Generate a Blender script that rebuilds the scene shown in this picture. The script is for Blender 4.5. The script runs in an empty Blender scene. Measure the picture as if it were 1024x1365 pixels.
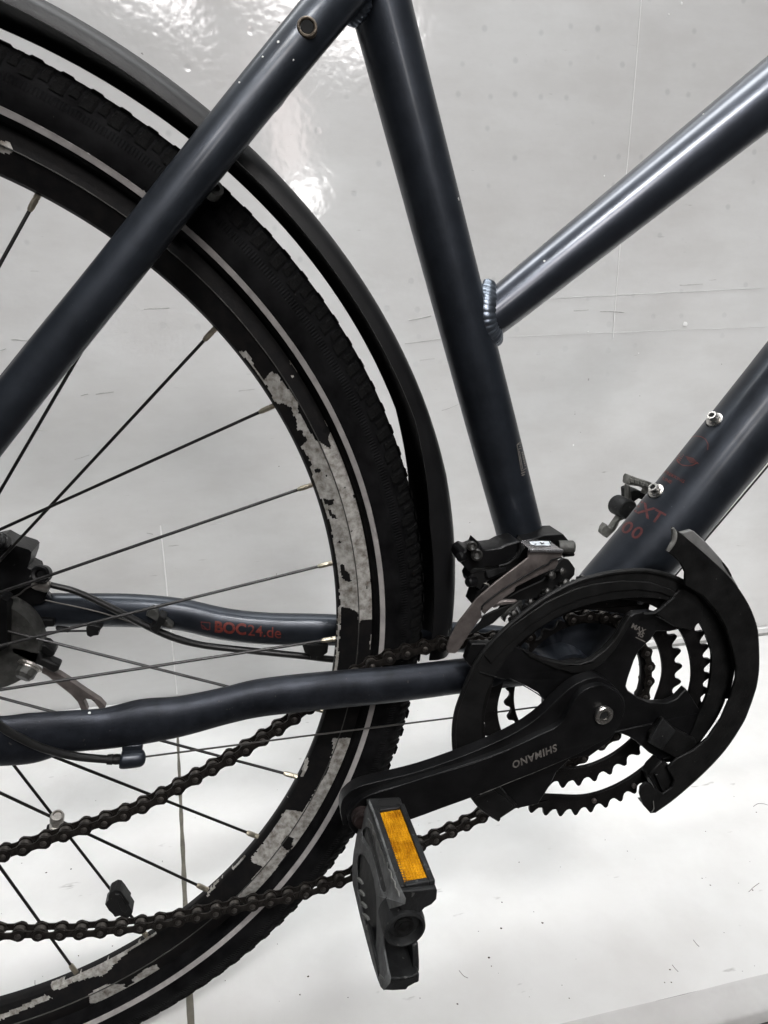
import bpy, bmesh, math, random
from mathutils import Vector, Matrix, geometry, noise
from mathutils.bvhtree import BVHTree
random.seed(7)
C = bpy.context.scene.collection
D = bpy.data
rad = math.radians

# ------------------------------------------------------------------ camera
F = 908.2
YAW, PITCH, ROLL = 0.21601, 0.28445, 0.008436
CAM = Vector((-0.22925, -0.44467, 0.26222))
def rotm(y, p, r):
    cy, sy, cp, sp, cr, sr = math.cos(y), math.sin(y), math.cos(p), math.sin(p), math.cos(r), math.sin(r)
    return Matrix(((cy, sy, 0), (-sy, cy, 0), (0, 0, 1))) @ Matrix(((1, 0, 0), (0, cp, sp), (0, -sp, cp))) @ Matrix(((cr, 0, sr), (0, 1, 0), (-sr, 0, cr)))
RM = rotm(YAW, PITCH, ROLL)          # columns: right, forward, up
cam = D.cameras.new('camera'); camo = D.objects.new('camera', cam); C.objects.link(camo)
right, fwd, up = (RM.col[i].copy() for i in range(3))
camo.matrix_world = Matrix(((right.x, up.x, -fwd.x, CAM.x), (right.y, up.y, -fwd.y, CAM.y), (right.z, up.z, -fwd.z, CAM.z), (0, 0, 0, 1)))
cam.sensor_fit = 'VERTICAL'; cam.sensor_height = 36; cam.sensor_width = 27; cam.lens = 36 * F / 1365
cam.clip_start = 0.01; cam.clip_end = 50
bpy.context.scene.camera = camo

# ------------------------------------------------------------------ light
sc = bpy.context.scene
W = D.worlds.new('World'); sc.world = W; W.use_nodes = True
W.node_tree.nodes['Background'].inputs[0].default_value = (0.86, 0.93, 1.0, 1)
W.node_tree.nodes['Background'].inputs[1].default_value = 0.035
def area(name, loc, target, sx, sy, power, col=(1, 1, 1), spread=180):
    l = D.lights.new(name, 'AREA'); l.shape = 'RECTANGLE'; l.size = sx; l.size_y = sy; l.energy = power; l.color = col; l.spread = rad(spread)
    o = D.objects.new(name, l); C.objects.link(o); o.location = loc
    o.rotation_euler = (Vector(target) - Vector(loc)).to_track_quat('-Z', 'Y').to_euler(); return o
area('ceiling_lamp', (-0.1, 0.12, 2.2), (-0.05, 0.24, 0), 2.2, 0.36, 43, (0.97, 0.99, 1.0))
area('front_fill_lamp', (0.05, -2.6, 3.4), (-0.15, 0.5, -0.42), 2.6, 0.45, 5.2, (1, 0.995, 0.99), 24)  # unseen lamp added to fill wall and floor, narrowed to dim the upper wall
area('window_light_left', (-0.33, -2.0, 1.54), (-0.2, 0.5, 0.58), 0.25, 0.34, 8, (1, 0.96, 0.95))
area('window_light_upper', (0.20, -2.0, 1.68), (-0.1, 0.5, 0.6), 0.50, 0.30, 12, (1, 0.96, 0.95))
area('window_light_lower', (0.13, -2.0, 0.93), (-0.1, 0.5, 0.45), 0.18, 0.17, 2.6, (1, 0.97, 0.95))
area('window_light_warm', (0.06, -2.0, 1.20), (-0.1, 0.5, 0.5), 0.17, 0.28, 1.1, (1, 0.86, 0.83))
sc.view_settings.view_transform = 'Standard'; sc.view_settings.look = 'None'
sc.view_settings.exposure = 0.0; sc.view_settings.gamma = 1

# ------------------------------------------------------------------ measuring: photo point + real lateral distance -> place on the bicycle
def ray(px, py): return RM @ Vector(((px - 512) / F, 1, -(py - 682.5) / F))
def U(px, py, y):
    d = ray(px, py); return CAM + d * ((y - CAM.y) / d.y)
def floor_at(px, py, z):
    d = ray(px, py); return CAM + d * ((z - CAM.z) / d.z)
def PJ(P):
    d = RM.transposed() @ (Vector(P) - CAM); return 512 + F * d.x / d.y, 682.5 - F * d.z / d.y
def MM(px, py, y):
    d = RM.transposed() @ (U(px, py, y) - CAM); return F / d.y
def cr(ox, oy, s, pts): return [(ox + a / s, oy + b / s) for a, b in pts]

# ------------------------------------------------------------------ materials
def mat(name, base, rough=0.5, metal=0.0, bump=0.0, bscale=300, var=0.0, vscale=60, spec=0.5, coat=0.0, speck=None, detail=4, stretch=None):
    m = D.materials.new(name); m.use_nodes = True; nt = m.node_tree; N = nt.nodes; L = nt.links
    b = N['Principled BSDF']; b.inputs['Base Color'].default_value = (*base, 1); b.inputs['Roughness'].default_value = rough
    b.inputs['Metallic'].default_value = metal; b.inputs['Specular IOR Level'].default_value = spec; b.inputs['Coat Weight'].default_value = coat; b.inputs['Coat Roughness'].default_value = 0.19
    tc = N.new('ShaderNodeTexCoord'); src = tc.outputs['Object']
    if stretch:
        mp = N.new('ShaderNodeMapping'); mp.inputs['Scale'].default_value = stretch; L.new(src, mp.inputs[0]); src = mp.outputs[0]
    def ns(scale, det=detail, r=0.6):
        n = N.new('ShaderNodeTexNoise'); n.inputs['Scale'].default_value = scale; n.inputs['Detail'].default_value = det; n.inputs['Roughness'].default_value = r
        L.new(src, n.inputs['Vector']); return n.outputs['Fac']
    col = None
    if var:
        rp = N.new('ShaderNodeValToRGB'); e = rp.color_ramp.elements
        e[0].position = 0.3; e[1].position = 0.72
        e[0].color = (*[max(c * (1 - var), 0) for c in base], 1); e[1].color = (*[min(c * (1 + var) + 0.01 * var, 1) for c in base], 1)
        L.new(ns(vscale), rp.inputs[0]); col = rp.outputs[0]
        mr = N.new('ShaderNodeMapRange'); mr.inputs['To Min'].default_value = max(rough - 0.09, 0.03); mr.inputs['To Max'].default_value = min(rough + 0.12, 1)
        L.new(ns(vscale * 1.7), mr.inputs['Value']); L.new(mr.outputs[0], b.inputs['Roughness'])
    if speck:      # fine dust and nicks
        mx = N.new('ShaderNodeMix'); mx.data_type = 'RGBA'
        rp = N.new('ShaderNodeValToRGB'); rp.color_ramp.elements[0].position = speck[1]; rp.color_ramp.elements[1].position = speck[1] + 0.05
        rp.color_ramp.elements[1].color = (speck[2], speck[2], speck[2], 1)
        L.new(ns(speck[3], 2, 0.5), rp.inputs[0]); L.new(rp.outputs[0], mx.inputs['Factor'])
        if col: L.new(col, mx.inputs['A'])
        else: mx.inputs['A'].default_value = (*base, 1)
        mx.inputs['B'].default_value = (*speck[0], 1); col = mx.outputs['Result']
    if col: L.new(col, b.inputs['Base Color'])
    if bump:
        bp = N.new('ShaderNodeBump'); bp.inputs['Strength'].default_value = bump; bp.inputs['Distance'].default_value = 0.001
        L.new(ns(bscale), bp.inputs['Height']); L.new(bp.outputs[0], b.inputs['Normal'])
    return m
M = {}
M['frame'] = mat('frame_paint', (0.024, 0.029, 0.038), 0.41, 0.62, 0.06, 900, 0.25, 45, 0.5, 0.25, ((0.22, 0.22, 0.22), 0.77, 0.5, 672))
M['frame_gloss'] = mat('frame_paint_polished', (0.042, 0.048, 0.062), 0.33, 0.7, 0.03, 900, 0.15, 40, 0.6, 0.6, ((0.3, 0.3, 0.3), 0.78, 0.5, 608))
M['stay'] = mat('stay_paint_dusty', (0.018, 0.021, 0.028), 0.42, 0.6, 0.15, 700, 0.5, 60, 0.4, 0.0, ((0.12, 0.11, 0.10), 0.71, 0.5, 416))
M['plastic'] = mat('black_plastic', (0.0045, 0.0045, 0.0045), 0.50, 0, 0.2, 500, 0.45, 90, 0.28, 0, ((0.09, 0.09, 0.085), 0.73, 0.5, 480))
M['fender'] = mat('fender_plastic', (0.0045, 0.0045, 0.005), 0.46, 0, 0.08, 700, 0.3, 25, 0.28, 0, ((0.10, 0.10, 0.10), 0.77, 0.5, 800))
M['rubber'] = mat('tyre_rubber', (0.004, 0.004, 0.0045), 0.72, 0, 0.35, 800, 0.5, 70, 0.15, 0, ((0.06, 0.055, 0.05), 0.71, 0.35, 384))
M['rubber_dirty'] = mat('tread_rubber', (0.0028, 0.0028, 0.0028), 0.8, 0, 0.6, 600, 0.6, 90, 0.05, 0, ((0.10, 0.085, 0.05), 0.73, 0.45, 528))
M['ring'] = mat('chainring_black', (0.005, 0.0045, 0.0045), 0.5, 0.3, 0.25, 500, 0.5, 80, 0.25, 0, ((0.08, 0.07, 0.06), 0.71, 0.5, 480))
M['crank'] = mat('crank_lacquer', (0.004, 0.004, 0.0045), 0.38, 0.2, 0.12, 500, 0.4, 60, 0.32, 0, ((0.10, 0.10, 0.10), 0.76, 0.5, 560))
M['chain'] = mat('chain_steel', (0.030, 0.026, 0.023), 0.34, 0.75, 0.3, 900, 0.7, 220, 0.5)
M['pin'] = mat('chain_pin', (0.12, 0.11, 0.10), 0.38, 0.85, 0.2, 900, 0.5, 300)
M['steel'] = mat('bright_steel', (0.62, 0.60, 0.57), 0.26, 1, 0.15, 900, 0.25, 200)
M['alu'] = mat('worn_aluminium', (0.40, 0.38, 0.35), 0.42, 0.9, 0.5, 500, 0.45, 130)
M['cage'] = mat('derailleur_cage_steel', (0.20, 0.175, 0.165), 0.48, 0.75, 0.25, 500, 0.35, 90, 0.5, 0, ((0.05, 0.04, 0.035), 0.73, 0.6, 416))
M['cage_bright'] = mat('derailleur_band_metal', (0.50, 0.49, 0.50), 0.24, 0.95, 0.05, 600, 0.2, 80)
M['nipple'] = mat('nipple_brass', (0.42, 0.38, 0.30), 0.35, 0.9, 0.2, 900, 0.3, 200)
M['spoke'] = mat('black_spoke', (0.012, 0.011, 0.011), 0.36, 0.4, 0.1, 900, 0.5, 100, 0.5, 0, ((0.05, 0.04, 0.03), 0.69, 0.5, 480))
M['cable'] = mat('cable_housing', (0.010, 0.010, 0.010), 0.33, 0, 0, 300, 0.3, 60, 0.5)
M['inner_wire'] = mat('inner_wire', (0.10, 0.095, 0.09), 0.4, 0.8)
M['pedal'] = mat('pedal_resin', (0.012, 0.0125, 0.013), 0.55, 0, 0.3, 500, 0.5, 90, 0.3, 0, ((0.13, 0.13, 0.125), 0.67, 0.5, 256))
M['pedal_face'] = mat('worn_brightened_pedal_resin', (0.11, 0.112, 0.112), 0.6, 0, 0.4, 400, 0.5, 110, 0.35, 0, ((0.14, 0.14, 0.13), 0.62, 0.5, 200))  # worn grey, brightened further with the ribs because lamps barely reach this face
M['pedal_grey'] = mat('scuffed_pedal_resin', (0.17, 0.17, 0.16), 0.7, 0, 0.5, 500, 0.4, 120, 0.3)
M['pedal_far'] = mat('greyed_pedal_resin', (0.15, 0.148, 0.135), 0.7, 0, 0.4, 400, 0.45, 90, 0.3)
M['red'] = mat('red_print', (0.125, 0.019, 0.013), 0.5, 0, 0, 300, 0.35, 400)
M['red_dim'] = mat('worn_red_print', (0.085, 0.016, 0.016), 0.5, 0, 0, 300, 0.35, 400)
M['grey_print'] = mat('grey_print', (0.13, 0.12, 0.11), 0.5, 0, 0, 300, 0.4, 500)
M['silver_print'] = mat('silver_print', (0.30, 0.30, 0.28), 0.45, 0.2, 0, 300, 0.4, 500)
M['white_sticker'] = mat('white_sticker', (0.62, 0.66, 0.70), 0.35, 0, 0, 300, 0.2, 300)
M['chip'] = mat('bare_metal_chip', (0.6, 0.6, 0.58), 0.4, 0.3)
M['stripe'] = mat('reflective_band', (0.37, 0.35, 0.34), 0.5, 0.1, 0.1, 500, 0.22, 120, 0.4, 0, ((0.08, 0.07, 0.06), 0.73, 0.7, 320))
M['rust'] = mat('rusty_brown_steel', (0.014, 0.007, 0.006), 0.6, 0.4, 0.4, 600, 0.5, 200)
M['bushing'] = mat('oxidised_bushing', (0.13, 0.105, 0.08), 0.5, 0.7, 0.6, 700, 0.6, 350)
M['bracket'] = mat('grey_cast_metal', (0.075, 0.075, 0.07), 0.55, 0.5, 0.4, 500, 0.4, 150)
M['stud'] = mat('dull_stud', (0.035, 0.034, 0.032), 0.4, 0.5)
M['hole'] = mat('dark_recess', (0.004, 0.004, 0.004), 0.9)  # near-black that paints the shade inside holes and undersides; also dark print

def amber():
    m = D.materials.new('amber_reflector'); m.use_nodes = True; nt = m.node_tree; N = nt.nodes; L = nt.links; b = N['Principled BSDF']
    b.inputs['Roughness'].default_value = 0.16; b.inputs['Base Color'].default_value = (0.58, 0.27, 0.008, 1)
    b.inputs['Coat Weight'].default_value = 0.0; b.inputs['Specular IOR Level'].default_value = 0.3
    at = N.new('ShaderNodeTexCoord'); n = N.new('ShaderNodeTexNoise'); n.inputs['Scale'].default_value = 130
    L.new(at.outputs['Object'], n.inputs['Vector'])
    rp = N.new('ShaderNodeValToRGB'); rp.color_ramp.elements[0].color = (0.30, 0.115, 0.002, 1); rp.color_ramp.elements[1].color = (0.58, 0.27, 0.008, 1)
    rp.color_ramp.elements[0].position = 0.35; rp.color_ramp.elements[1].position = 0.65
    L.new(n.outputs['Fac'], rp.inputs[0]); L.new(rp.outputs[0], b.inputs['Base Color'])
    return m
M['amber'] = amber()

def rim_mat():
    m = D.materials.new('chipped_rim'); m.use_nodes = True; nt = m.node_tree; N = nt.nodes; L = nt.links; b = N['Principled BSDF']
    tc = N.new('ShaderNodeTexCoord'); at = N.new('ShaderNodeAttribute'); at.attribute_name = 'bare'
    def ns(s, d=5):
        n = N.new('ShaderNodeTexNoise'); n.inputs['Scale'].default_value = s; n.inputs['Detail'].default_value = d; n.inputs['Roughness'].default_value = 0.65
        L.new(tc.outputs['Object'], n.inputs['Vector']); return n.outputs['Fac']
    # threshold with a ragged edge
    ad = N.new('ShaderNodeMath'); ad.operation = 'ADD'; L.new(at.outputs['Fac'], ad.inputs[0])
    sb = N.new('ShaderNodeMath'); sb.operation = 'MULTIPLY_ADD'; sb.inputs[1].default_value = 0.7; sb.inputs[2].default_value = -0.35; L.new(ns(700, 2), sb.inputs[0])
    L.new(sb.outputs[0], ad.inputs[1])
    th = N.new('ShaderNodeMapRange'); th.inputs['From Min'].default_value = 0.46; th.inputs['From Max'].default_value = 0.54; L.new(ad.outputs[0], th.inputs['Value'])
    al = N.new('ShaderNodeValToRGB'); e = al.color_ramp.elements
    e[0].position = 0.30; e[0].color = (0.15, 0.13, 0.105, 1); e[1].position = 0.62; e[1].color = (0.56, 0.55, 0.52, 1)
    L.new(ns(190, 7), al.inputs[0])
    bl = N.new('ShaderNodeValToRGB'); e = bl.color_ramp.elements
    e[0].position = 0.4; e[0].color = (0.0045, 0.0045, 0.005, 1); e[1].position = 0.75; e[1].color = (0.011, 0.0095, 0.009, 1)
    L.new(ns(120), bl.inputs[0])
    mx = N.new('ShaderNodeMix'); mx.data_type = 'RGBA'; L.new(th.outputs[0], mx.inputs['Factor']); L.new(bl.outputs[0], mx.inputs['A']); L.new(al.outputs[0], mx.inputs['B'])
    L.new(mx.outputs['Result'], b.inputs['Base Color'])
    me = N.new('ShaderNodeMath'); me.operation = 'MULTIPLY'; me.inputs[1].default_value = 0.35; L.new(th.outputs[0], me.inputs[0]); L.new(me.outputs[0], b.inputs['Metallic'])
    b.inputs['Roughness'].default_value = 0.5; b.inputs['Specular IOR Level'].default_value = 0.2
    bp = N.new('ShaderNodeBump'); bp.inputs['Strength'].default_value = 0.55; bp.inputs['Distance'].default_value = 0.0004; bp.invert = True
    hh = N.new('ShaderNodeMath'); hh.operation = 'MULTIPLY_ADD'; hh.inputs[1].default_value = 0.5; L.new(ns(400), hh.inputs[0]); L.new(th.outputs[0], hh.inputs[2])
    L.new(hh.outputs[0], bp.inputs['Height']); L.new(bp.outputs[0], b.inputs['Normal'])
    return m
M['rim'] = rim_mat()

# ------------------------------------------------------------------ mesh helpers
def link(name, me, m, parent=None, smooth=True, sharp=35):
    if m is not None and not me.materials: me.materials.append(m)
    if smooth:
        me.shade_smooth(); me.set_sharp_from_angle(angle=rad(sharp))
    o = D.objects.new(name, me); C.objects.link(o)
    if parent is not None: o.parent = parent
    return o
def bm_mesh(name, bm):
    bmesh.ops.recalc_face_normals(bm, faces=bm.faces)
    me = D.meshes.new(name); bm.to_mesh(me); bm.free(); return me
def catmull(pts, n):
    if len(pts) < 3 or n <= 1: return list(pts)
    P = [pts[0] * 2 - pts[1]] + list(pts) + [pts[-1] * 2 - pts[-2]]; out = []
    for i in range(1, len(P) - 2):
        for k in range(n):
            t = k / n; a, b, c, d = P[i - 1], P[i], P[i + 1], P[i + 2]
            out.append(0.5 * ((2 * b) + (c - a) * t + (2 * a - 5 * b + 4 * c - d) * t * t + (3 * b - a - 3 * c + d) * t ** 3))
    out.append(pts[-1]); return out
def add_sweep(bm, pts, radii, depth=1.0, seg=24, sub=6, cap=True):
    """tube along 3-D points; radii in the frame plane, depth = lateral radius factor (number or list)"""
    if not hasattr(radii, '__len__'): radii = [radii] * len(pts)
    if not hasattr(depth, '__len__'): depth = [depth] * len(pts)
    ctl = [Vector((p.x, p.y, p.z, r)) for p, r in zip(pts, radii)]
    dd = [Vector((d, 0, 0)) for d in depth]
    S = catmull(ctl, sub); Dp = catmull(dd, sub)
    pr = [Vector((s[0], s[1], s[2])) for s in S]; rings = []
    for i, p in enumerate(pr):
        T = (pr[min(i + 1, len(pr) - 1)] - pr[max(i - 1, 0)]).normalized()
        n = T.cross(Vector((0, 1, 0)))
        n = n.normalized() if n.length > 0.15 else T.cross(Vector((0, 0, 1))).normalized()
        b = n.cross(T).normalized(); r = S[i][3]; q = Dp[i].x if i < len(Dp) else 1
        rings.append([bm.verts.new(p + n * (r * math.cos(a)) + b * (r * q * math.sin(a))) for a in (2 * math.pi * k / seg for k in range(seg))])
    for A, B in zip(rings, rings[1:]):
        for k in range(seg): bm.faces.new((A[k], A[(k + 1) % seg], B[(k + 1) % seg], B[k]))
    if cap: bm.faces.new(rings[0][::-1]); bm.faces.new(rings[-1])
def sweep(name, pts, radii, m, parent=None, **k):
    bm = bmesh.new(); add_sweep(bm, pts, radii, **k); return link(name, bm_mesh(name, bm), m, parent)
def tube_px(name, L, m, parent, **k):
    """L: (px, py, y, width in px)"""
    return sweep(name, [U(a, b, y) for a, b, y, w in L], [w / 2 / MM(a, b, y) for a, b, y, w in L], m, parent, **k)
def add_cyl(bm, a, b, r1, r2=None, seg=20, cap=True):
    r2 = r1 if r2 is None else r2; T = (b - a).normalized()
    n = T.orthogonal().normalized(); q = T.cross(n)
    A = [bm.verts.new(a + (n * math.cos(t) + q * math.sin(t)) * r1) for t in (2 * math.pi * k / seg for k in range(seg))]
    B = [bm.verts.new(b + (n * math.cos(t) + q * math.sin(t)) * r2) for t in (2 * math.pi * k / seg for k in range(seg))]
    for k in range(seg): bm.faces.new((A[k], A[(k + 1) % seg], B[(k + 1) % seg], B[k]))
    if cap: bm.faces.new(A[::-1]); bm.faces.new(B)
def add_lathe(bm, c, axis, prof, seg=28):
    """prof: (distance along axis, radius)"""
    T = axis.normalized(); n = T.orthogonal().normalized(); q = T.cross(n); R = []
    for h, r in prof:
        R.append([bm.verts.new(c + T * h + (n * math.cos(t) + q * math.sin(t)) * r) for t in (2 * math.pi * k / seg for k in range(seg))])
    for A, B in zip(R, R[1:]):
        for k in range(seg): bm.faces.new((A[k], A[(k + 1) % seg], B[(k + 1) % seg], B[k]))
    bm.faces.new(R[0][::-1]); bm.faces.new(R[-1])
def lathe(name, c, axis, prof, m, parent, seg=28, sharp=35):
    bm = bmesh.new(); add_lathe(bm, c, axis, prof, seg); return link(name, bm_mesh(name, bm), m, parent, sharp=sharp)
def bevel(o, w, n=2, ang=35):
    b = o.modifiers.new('bevel', 'BEVEL'); b.width = w; b.segments = n; b.limit_method = 'ANGLE'; b.angle_limit = rad(ang); b.use_clamp_overlap = True
    return o
def smooth_px(poly, n=3):
    P = [Vector((a, b, 0)) for a, b in poly]; k = len(P); out = []
    for i in range(k):
        a, b, c, d = P[i - 1], P[i], P[(i + 1) % k], P[(i + 2) % k]
        for j in range(n):
            t = j / n; v = 0.5 * ((2 * b) + (c - a) * t + (2 * a - 5 * b + 4 * c - d) * t * t + (3 * b - a - 3 * c + d) * t ** 3); out.append((v.x, v.y))
    return out
def add_plate(bm, loops, yf, th):
    """solid plate: loops of (px,py) (first outer, others holes); yf front depth (number or function of px,py); th thickness away from the camera"""
    f = yf if callable(yf) else (lambda a, b: yf)
    L3 = [[U(a, b, f(a, b)) for a, b in lp] for lp in loops]
    add_plate3(bm, L3, th)
def add_plate3(bm, L3, th):
    flat = [[Vector((p.x, p.z, 0)) for p in lp] for lp in L3]
    tris = geometry.tessellate_polygon(flat)
    allp = [p for lp in L3 for p in lp]
    A = [bm.verts.new(p) for p in allp]; B = [bm.verts.new(p + Vector((0, th, 0))) for p in allp]
    for t in tris:
        try:
            bm.faces.new([A[i] for i in t]); bm.faces.new([B[i] for i in reversed(t)])
        except ValueError: pass
    o = 0
    for lp in L3:
        n = len(lp)
        for i in range(n):
            j = (i + 1) % n
            bm.faces.new((A[o + i], A[o + j], B[o + j], B[o + i]))
        o += n
def dissolve_flat(bm):
    bmesh.ops.dissolve_limit(bm, angle_limit=rad(0.5), verts=bm.verts, edges=bm.edges)
def plate(name, loops, yf, th, m, parent, bev=0.0006, seg=2):
    if loops and isinstance(loops[0][0], (int, float)): loops = [loops]
    bm = bmesh.new(); add_plate(bm, loops, yf, th)
    o = link(name, bm_mesh(name, bm), m, parent, sharp=40)
    if bev: bevel(o, bev, seg)
    return o
def plates(name, items, m, parent, bev=0.0005):
    bm = bmesh.new()
    for loops, yf, th in items:
        if isinstance(loops[0][0], (int, float)): loops = [loops]
        add_plate(bm, loops, yf, th)
    o = link(name, bm_mesh(name, bm), m, parent, sharp=40)
    if bev: bevel(o, bev, 2)
    return o
def circle_px(cx, cy, r, n=24): return [(cx + r * math.cos(2 * math.pi * k / n), cy + r * math.sin(2 * math.pi * k / n)) for k in range(n)]
def in_poly(x, y, P):
    c = False; j = len(P) - 1
    for i in range(len(P)):
        if (P[i][1] > y) != (P[j][1] > y) and x < (P[j][0] - P[i][0]) * (y - P[i][1]) / (P[j][1] - P[i][1]) + P[i][0]: c = not c
        j = i
    return c
def bvh_of(*objs):
    V = []; Fc = []
    for o in objs:
        k = len(V); V += [v.co.copy() for v in o.data.vertices]; Fc += [[k + i for i in p.vertices] for p in o.data.polygons]
    return BVHTree.FromPolygons(V, Fc)
def decal(name, polys, targets, m, parent, lift=0.00025, th=0.0002):
    """polys: list of [(px,py)...] printed on the surface of the target objects"""
    T = bvh_of(*targets); bm = bmesh.new()
    for P in polys:
        vs = []
        for a, b in P:
            d = ray(a, b).normalized(); h = T.ray_cast(CAM, d)
            if h[0] is None: vs = None; break
            n = h[1] if h[1].dot(d) < 0 else -h[1]
            vs.append(bm.verts.new(h[0] + n * lift))
        if vs and len(vs) > 2:
            try: bm.faces.new(vs)
            except ValueError: pass
    me = D.meshes.new(name); bm.to_mesh(me); bm.free(); me.materials.append(m)
    o = D.objects.new(name, me); C.objects.link(o); o.parent = parent; return o
def stroke(pts, w):
    """thin printed line as little quads"""
    out = []
    for (a, b), (c, d) in zip(pts, pts[1:]):
        l = math.hypot(c - a, d - b) or 1; nx, ny = -(d - b) / l * w / 2, (c - a) / l * w / 2
        n = max(1, int(l / 4))
        for k in range(n):
            t0, t1 = k / n, (k + 1) / n
            p0 = (a + (c - a) * t0, b + (d - b) * t0); p1 = (a + (c - a) * t1, b + (d - b) * t1)
            out.append([(p0[0] + nx, p0[1] + ny), (p1[0] + nx, p1[1] + ny), (p1[0] - nx, p1[1] - ny), (p0[0] - nx, p0[1] - ny)])
    return out
def text_polys(s, org, dx, dy, size, bold=0.0, spacing=1.0):
    """letters as flat triangles in photo pixels: org baseline start, dx baseline direction, dy up direction"""
    cu = D.curves.new('txt', 'FONT'); cu.body = s; cu.size = 1; cu.offset = bold; cu.resolution_u = 4; cu.space_character = spacing
    o = D.objects.new('txt', cu); C.objects.link(o); bpy.context.view_layer.update()
    me = D.meshes.new_from_object(o.evaluated_get(bpy.context.evaluated_depsgraph_get()))
    bm = bmesh.new(); bm.from_mesh(me); bmesh.ops.triangulate(bm, faces=bm.faces)
    bmesh.ops.subdivide_edges(bm, edges=[e for e in bm.edges if e.calc_length() > 0.15], cuts=2, use_grid_fill=False)
    bmesh.ops.triangulate(bm, faces=bm.faces)
    out = [[(org[0] + (v.co.x * dx[0] + v.co.y * dy[0]) * size, org[1] + (v.co.x * dx[1] + v.co.y * dy[1]) * size) for v in f.verts] for f in bm.faces]
    bm.free(); D.objects.remove(o); D.meshes.remove(me); D.curves.remove(cu); return out

# ------------------------------------------------------------------ the setting: wall, floor, kerb of the white booth
WALL_Y, FLOOR_Z, EDGE_Y = 0.503, -0.298, -0.067
def white_mat(name, base, rough, dimple, floor=False, crinkle=1.0):
    m = D.materials.new(name); m.use_nodes = True; nt = m.node_tree; N = nt.nodes; L = nt.links; b = N['Principled BSDF']
    b.inputs['Roughness'].default_value = rough; b.inputs['Specular IOR Level'].default_value = 0.5
    tc = N.new('ShaderNodeTexCoord'); ob = tc.outputs['Object']
    def ns(s, d=4, r=0.6, st=None):
        src = ob
        if st:
            mp = N.new('ShaderNodeMapping'); mp.inputs['Scale'].default_value = st; L.new(ob, mp.inputs[0]); src = mp.outputs[0]
        n = N.new('ShaderNodeTexNoise'); n.inputs['Scale'].default_value = s; n.inputs['Detail'].default_value = d; n.inputs['Roughness'].default_value = r
        L.new(src, n.inputs['Vector']); return n.outputs['Fac']
    def ramp(f, p0, c0, p1, c1):
        rp = N.new('ShaderNodeValToRGB'); e = rp.color_ramp.elements; e[0].position = p0; e[1].position = p1; e[0].color = (*c0, 1); e[1].color = (*c1, 1); L.new(f, rp.inputs[0]); return rp.outputs[0]
    def mul(a, bb, f=1.0):
        mx = N.new('ShaderNodeMix'); mx.data_type = 'RGBA'; mx.blend_type = 'MULTIPLY'; mx.inputs['Factor'].default_value = f; L.new(a, mx.inputs['A']); L.new(bb, mx.inputs['B']); return mx.outputs['Result']
    col = ramp(ns(3.5, 3), 0.3, [base[0] * 0.89, base[1] * 0.875, base[2] * 0.87], 0.7, base)  # random warm mottling; puts tonal drift and blurred reflections into the colour
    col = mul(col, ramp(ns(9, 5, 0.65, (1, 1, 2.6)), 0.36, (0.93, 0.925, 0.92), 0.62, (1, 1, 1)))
    # horizontal scuffs and specks of dirt
    col = mul(col, ramp(ns(26, 3, 0.6, (1, 1, 9) if not floor else (1, 3, 1)), 0.22, (0.62, 0.61, 0.6), 0.30, (1, 1, 1)))
    col = mul(col, ramp(ns(150, 2, 0.5), 0.19, (0.35, 0.33, 0.31), 0.215, (1, 1, 1)))
    hsum = None
    bp = N.new('ShaderNodeBump'); bp.inputs['Strength'].default_value = 1.0; bp.inputs['Distance'].default_value = (0.0004 if not floor else 0.0005) * crinkle
    h1 = N.new('ShaderNodeMath'); h1.operation = 'MULTIPLY_ADD'; h1.inputs[1].default_value = 0.42 if not floor else 0.4; L.new(ns(95 if not floor else 120, 1, 0.4), h1.inputs[0])
    big = N.new('ShaderNodeMath'); big.operation = 'MULTIPLY'; big.inputs[1].default_value = 0.5; L.new(ns(7, 2, 0.4), big.inputs[0]); L.new(big.outputs[0], h1.inputs[2])
    hsum = h1.outputs[0]
    if dimple:
        vo = N.new('ShaderNodeTexVoronoi'); vo.inputs['Scale'].default_value = 27; vo.inputs['Randomness'].default_value = 0.25
        mp = N.new('ShaderNodeMapping'); mp.inputs['Scale'].default_value = (1, 0, 1); mp.inputs['Rotation'].default_value = (0, 0.06, 0); L.new(ob, mp.inputs[0]); L.new(mp.outputs[0], vo.inputs['Vector'])
        mr = N.new('ShaderNodeMapRange'); mr.interpolation_type = 'SMOOTHSTEP'; mr.inputs['From Min'].default_value = 0.05; mr.inputs['From Max'].default_value = 0.15; L.new(vo.outputs['Distance'], mr.inputs['Value'])
        sz = N.new('ShaderNodeSeparateXYZ'); L.new(ob, sz.inputs[0])
        fz = N.new('ShaderNodeMapRange'); fz.inputs['From Min'].default_value = 0.12; fz.inputs['From Max'].default_value = 0.38; fz.inputs['To Min'].default_value = 1; fz.inputs['To Max'].default_value = 0; L.new(sz.outputs['Z'], fz.inputs['Value'])
        mxx = N.new('ShaderNodeMath'); mxx.operation = 'MAXIMUM'; L.new(mr.outputs[0], mxx.inputs[0]); L.new(fz.outputs[0], mxx.inputs[1])
        col = mul(col, ramp(mxx.outputs[0], 0.0, (0.87, 0.875, 0.88), 1.0, (1, 1, 1)))
        h2 = N.new('ShaderNodeMath'); h2.operation = 'MULTIPLY_ADD'; h2.inputs[1].default_value = 0.25; L.new(mr.outputs[0], h2.inputs[0]); L.new(hsum, h2.inputs[2]); hsum = h2.outputs[0]
    L.new(hsum, bp.inputs['Height']); L.new(bp.outputs[0], b.inputs['Normal']); L.new(col, b.inputs['Base Color'])
    return m
M['wall'] = white_mat('glossy_wall_sheet', (0.76, 0.765, 0.76), 0.10, True)
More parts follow.
